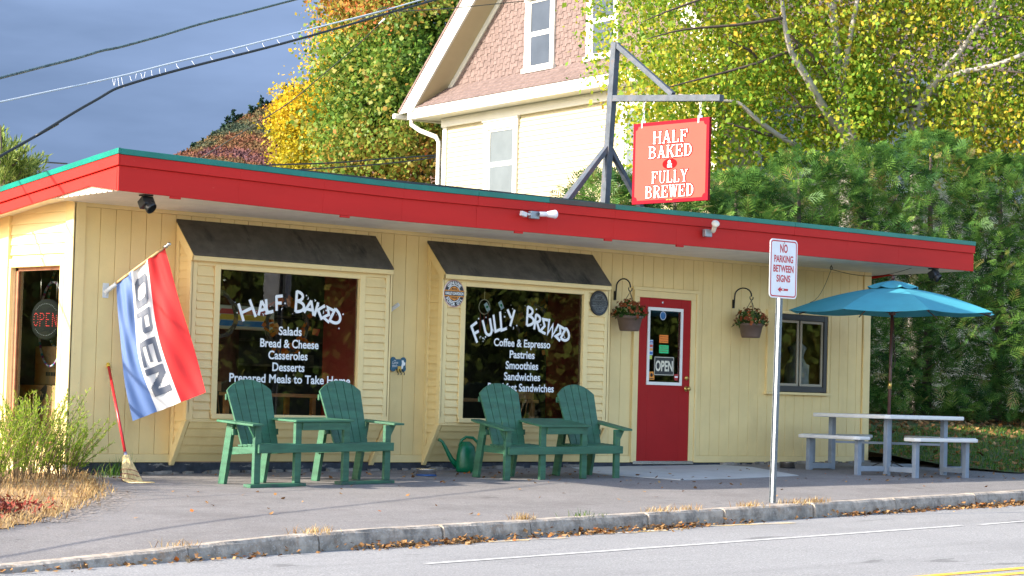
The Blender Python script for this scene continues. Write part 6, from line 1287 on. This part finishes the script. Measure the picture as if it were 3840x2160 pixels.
# ---- trees across the street (mirrored in panes); unseen rows added to block sky reflections
rs=np.random.default_rng(71); C=np.concatenate([np.stack([rs.uniform(0,95,1500),rs.uniform(-62,-52,1500),rs.uniform(.2,9,1500)],1),np.stack([rs.uniform(-60,-14,1300),rs.uniform(34,54,1300),rs.uniform(-.5,10,1300)],1)]); c=np.repeat(C,30,0)+rs.normal(size=(len(C)*30,3))*.8; v,q=leaves(c,.45,.8,.2,rs=rs); B_=np.concatenate([np.stack([rs.uniform(-2,98,2600),rs.uniform(-67,-64,2600),rs.uniform(-1,9.5,2600)],1),np.stack([rs.uniform(-62,-12,1800),rs.uniform(55,58,1800),rs.uniform(-1,10,1800)],1)]); v2,q2=leaves(B_,2.4,.9,0,nbias=np.array([0,0,.1]),rs=rs); v=np.concatenate([v,v2]); q=np.concatenate([q,q2+len(c)*4]); c=np.concatenate([c,B_]); o=npmesh('treeline',v,q,np.clip(rs.normal(.4,.16,len(c)),0,1),leafmat('roadside_leaf',[(0,(.04,.075,.02)),(.5,(.10,.14,.03)),(1,(.24,.17,.05))],.15,0)); tag(o,'dense roadside trees across the street, plus unseen rows added to darken the window reflections','trees',None,'stuff')

# ================================================================== SMALL PLANTS, GRASS AND LEAVES
def blades(pts,h,w,lean,rs,bend=.4):
    n=len(pts); a=rs.uniform(0,6.28,n); d=np.stack([np.cos(a),np.sin(a),0*a],1); hh=h*rs.uniform(.5,1.2,(n,1)); s=np.stack([-np.sin(a),np.cos(a),0*a],1)*w*.5; up=np.array([0,0,1.]); ln=lean*rs.uniform(.2,1.2,(n,1))
    m=pts+up*hh*.55+d*hh*ln*.4; t=pts+up*hh*(1-.25*ln)+d*hh*ln
    v=np.stack([pts-s,pts+s,m+s*.7,m-s*.7, m-s*.7,m+s*.7,t+s*.1,t-s*.1],1).reshape(-1,3); return v,np.arange(n*8).reshape(-1,4),2
shm=leafmat('feathery_green',[(0,(.10,.19,.014)),(.5,(.21,.34,.03)),(1,(.42,.47,.07))],.40,.04); stem=mat('brown_stem',(.18,.12,.06),.8,.3,20)
def feathery(cx,cy,rad,n,h,lab,seed,green=.55):
    rs=np.random.default_rng(seed); z0=gz(cx,cy); t=thing('feathery_shrub',(cx,cy,z0),lab,'shrub','feathery shrubs in the bed by the left corner'); b=MB(); C=[];Dd=[]
    for i in range(n):
        a=rs.uniform(0,6.28); r0=rad*.35*math.sqrt(rs.random()); x,y=cx+r0*math.cos(a),cy+r0*math.sin(a); ln=rad*rs.uniform(.2,1.); hh=h*rs.uniform(.55,1.05); P=[V((x,y,gz(x,y))),V((x+math.cos(a)*ln*.35,y+math.sin(a)*ln*.35,z0+hh*.5)),V((x+math.cos(a)*ln,y+math.sin(a)*ln,z0+hh))]
        b.tube(P,[.005,.004,.002],4,cap=False)
        for k in range(110):
            s=rs.uniform(.22,1.0); p=P[0]*(1-s)**2+P[1]*2*s*(1-s)+P[2]*s*s; C.append(tuple(p)); dd=np.array(P[2]-P[1]); Dd.append(dd/np.linalg.norm(dd)*.8+rs.normal(size=3)*.5+np.array([0,0,.35]))
    b.build('stems',stem,t)['kind']='stuff'; C=np.array(C);Dd=unit(np.array(Dd)); m=len(C); s_=unit(np.cross(Dd,rs.normal(size=(m,3)))); L=rs.uniform(.018,.06,(m,1)); v=np.stack([C,C+Dd*L*.5+s_*.0038,C+Dd*L,C+Dd*L*.5-s_*.0038],1).reshape(-1,3); npmesh('foliage',v,np.arange(4*m).reshape(m,4),np.clip(rs.normal(green,.24,m),0,1),shm,t)
feathery(-1.15,-.95,.55,44,.80,'bright green feathery shrub, leftmost in front of the side window',81); feathery(-.72,-.58,.5,48,.86,'bright green feathery shrub in the middle of the bed under the side window',82); feathery(-.30,-.42,.42,36,.62,'lower feathery shrub nearest the corner of the bakery',83,.5); feathery(-1.7,-1.3,.6,40,.75,'feathery shrub at the left edge beside the red mulch',84)
drym=leafmat('dry_straw',[(0,(.20,.10,.04)),(.5,(.40,.26,.11)),(1,(.58,.44,.22))],.25,.05)
rs=np.random.default_rng(91)
def inside(poly,x,y):
    c=False; j=len(poly)-1
    for i in range(len(poly)):
        if (poly[i][1]>y)!=(poly[j][1]>y) and x<(poly[j][0]-poly[i][0])*(y-poly[i][1])/(poly[j][1]-poly[i][1])+poly[i][0]: c=not c
        j=i
    return c
P=[]
while len(P)<5200:
    x,y=rs.uniform(-4.5,.2),rs.uniform(-5.2,.2)
    if inside(bed,x,y) and not(x<-2.4 and -3.9<y<-2.4 and rs.random()<.6): P.append((x,y,gz(x,y)+.03))
P+=[(x+rs.normal()*.07,y+rs.normal()*.07,gz(x,y)+.008) for x,y in ragged_edge(bed[:13],70,.05,rs_) if -4.5<x<.2]
v,q,k=blades(np.array(P),.075,.007,1.3,rs); o=npmesh('dry_grass',v,q,np.repeat(np.clip(rs.normal(.5,.25,len(P)),0,1),k),drym); tag(o,'straw coloured dead grass and stalks covering the bed at the left','dry grass',None,'stuff')
P=np.stack([rng.normal(-3.0,.42,1500),rng.normal(-3.3,.45,1500)],1); P=np.array([(x,y,gz(x,y)+.075) for x,y in P if inside(bed,x,y) and x<-2.05]); v,q=leaves(P,.05,.35,.0,nbias=np.array([0,0,2.]),rs=rs); o=npmesh('mulch_chips',v,q,rs.random(len(P)),leafmat('red_mulch_chip',[(0,(.12,.025,.018)),(1,(.30,.065,.045))],.0,.03)); tag(o,'red wood chips spread over the bed at the left edge','wood chips',None,'stuff')
gm=leafmat('green_blade',[(0,(.03,.09,.012)),(.6,(.07,.17,.02)),(1,(.20,.22,.05))],.3,.05)
def tuft(name,x,y,z,n,h,rad,m,lab,grp,seed,w=.006,lean=.7):
    rs=np.random.default_rng(seed); p=np.stack([x+rs.normal(size=n)*rad,y+rs.normal(size=n)*rad*.5,np.full(n,z)],1); v,q,k=blades(p,h,w,lean,rs); o=npmesh(name,v,q,np.repeat(rs.random(n),k),m,None,(x,y,z)); tag(o,lab,'grass tuft',grp)
tuft('grass_tuft',.55,-.12,gz(.5,-.1),46,.22,.07,gm,'green grass tuft at the wall foot left of the broom','weeds at the wall foot',1); tuft('grass_tuft',.30,-.30,gz(.3,-.3),40,.16,.1,gm,'low green weeds between the shrub and the broom','weeds at the wall foot',2)
for i,(x,lab,n) in enumerate(((-2.55,'dry grass growing from the leftmost visible kerb joint',50),(-1.2,'tall dry tuft behind the kerb left of the sign post',90),(1.35,'dry grass hanging over the kerb joint near the middle of the kerb',110),(2.15,'greenish tuft on the kerb right of the hanging dry grass',50),(3.3,'straw tuft along the kerb left of the sign post',80),(3.75,'second straw tuft along the kerb left of the sign post',70),(4.75,'long dry tuft on the kerb a little left of the sign post',100),(5.55,'dry grass at the foot of the sign post',90),(5.95,'dry grass spilling over the kerb joint right of the sign post',110),(11.2,'green weed in the gutter at the right end of the kerb',60))):
    y=KM*x+KB; tuft('dry_tuft',x,y-.03,gz(x,y)-(.0 if i<9 else .15),n,.085 if i!=9 else .17,.10 if i!=2 else .06,drym if i not in (3,9) else gm,lab,'grass tufts along the kerb',200+i,.006,1.5)
# fallen leaves
flv=leafmat('fallen_leaf',[(0,(.09,.045,.02)),(.35,(.22,.11,.045)),(.7,(.36,.21,.09)),(.9,(.40,.27,.14)),(1,(.42,.13,.03))],.15,.05)
def flat(P,size,rs,tiltv=.35):
    n=len(P); nr=unit(rs.normal(size=(n,3))*tiltv+np.array([0,0,1.])); d=unit(np.cross(nr,rs.normal(size=(n,3)))); s=np.cross(nr,d); L=size*rs.uniform(.5,1.25,(n,1)); cu=nr*L*rs.uniform(.05,.35,(n,1))
    a=P-d*L*.5+cu*.6; t=P+d*L*.5+cu; e=P+s*L*.38+cu*.5; f=P-s*L*.38+cu*.3; m=P+nr*.004
    v=np.stack([a,e,m,f, m,e,t,f],1).reshape(-1,3); v=np.stack([a,e,t,m, a,m,t,f],1).reshape(-1,3); return v,np.arange(n*8).reshape(-1,4),2
P=[]
heap=[(-4.3,.5,40),(-2.6,.35,30),(-1.9,.3,20),(-.4,.25,130),(.35,.2,170),(1.2,.3,60),(2.2,.35,150),(3.3,.3,150),(4.2,.5,45),(6.4,.3,70),(7.6,.5,130),(9.0,.6,260),(10.3,.6,300),(11.8,.7,330),(13.5,.9,300),(16,1.5,200)]
for x0,sp,n in heap:
    for _ in range(n): x=x0+rs.normal()*sp; of=-.16-abs(rs.normal())*.07*(1.0+.02*n/10); y=KM*x+KB+of*1.007; P.append((x,y,zroad(x,y)+.006+abs(rs.normal())*.02*(of>-.26)))
for _ in range(160): x=rs.uniform(-5,14); y=KM*x+KB-.17-abs(rs.normal())*.05; P.append((x,y,zroad(x,y)+.006))
for x0,y0,sx,sy,n in ((2.6,-1.3,1.2,.6,16),(5.4,-1.1,.9,.5,42),(6.5,-1.6,1.2,.7,16),(4.4,-2.6,3,.8,26),(8,-2.6,3,.9,24),(11,-1.4,1,.7,40),(12,-2.8,1.5,.5,18),(1.3,-2.2,1.2,.8,8),(5.2,-.55,1.1,.25,30),(2.5,-.5,1.5,.2,14),(11.3,-1.9,.7,.3,24),(-.5,-4,2,.6,10)):
    for _ in range(n):
        x,y=x0+rs.normal()*sx,y0+rs.normal()*sy
        if y>KM*x+KB+.2 and y<-.15: P.append((x,y,gz(x,y)+.006))
P=np.array(P); v,q,k=flat(P,.052,rs); o=npmesh('fallen_leaves',v,q,np.repeat(np.clip(rs.normal(.52,.28,len(P)),0,1),k),flv); tag(o,'dry brown and orange leaves lying in the gutter and on the pavement','fallen leaves',None,'stuff')
P=[]
while len(P)<3800:
    x,y=rs.uniform(12.7,24),rs.uniform(-2.2,4.5)
    if inside(lawn,x,y): 
        dens=.16+.84*(1/(1+math.exp(-(y-1.2)*1.5)))+(.5 if y<-1.2 else 0); 
        if rs.random()<dens: P.append((x,y,zlawn(x,y)+.03))
P=np.array(P); v,q,k=flat(P,.095,rs,.5); o=npmesh('lawn_leaves',v,q,np.repeat(np.clip(rs.normal(.42,.25,len(P)),0,1),k),flv); tag(o,'brown leaves littering the lawn in front of the hedge','fallen leaves',None,'stuff')
P=np.stack([rs.uniform(12.75,23,16000),rs.uniform(-2.15,2.2,16000)],1); P=np.array([(x,y,zlawn(x,y)+.012) for x,y in P if inside(lawn,x,y)]); v,q,k=blades(P,.075,.010,.7,rs); o=npmesh('grass',v,q,np.repeat(rs.random(len(P)),k),gm); tag(o,'green lawn grass beside the picnic table','grass',None,'stuff')
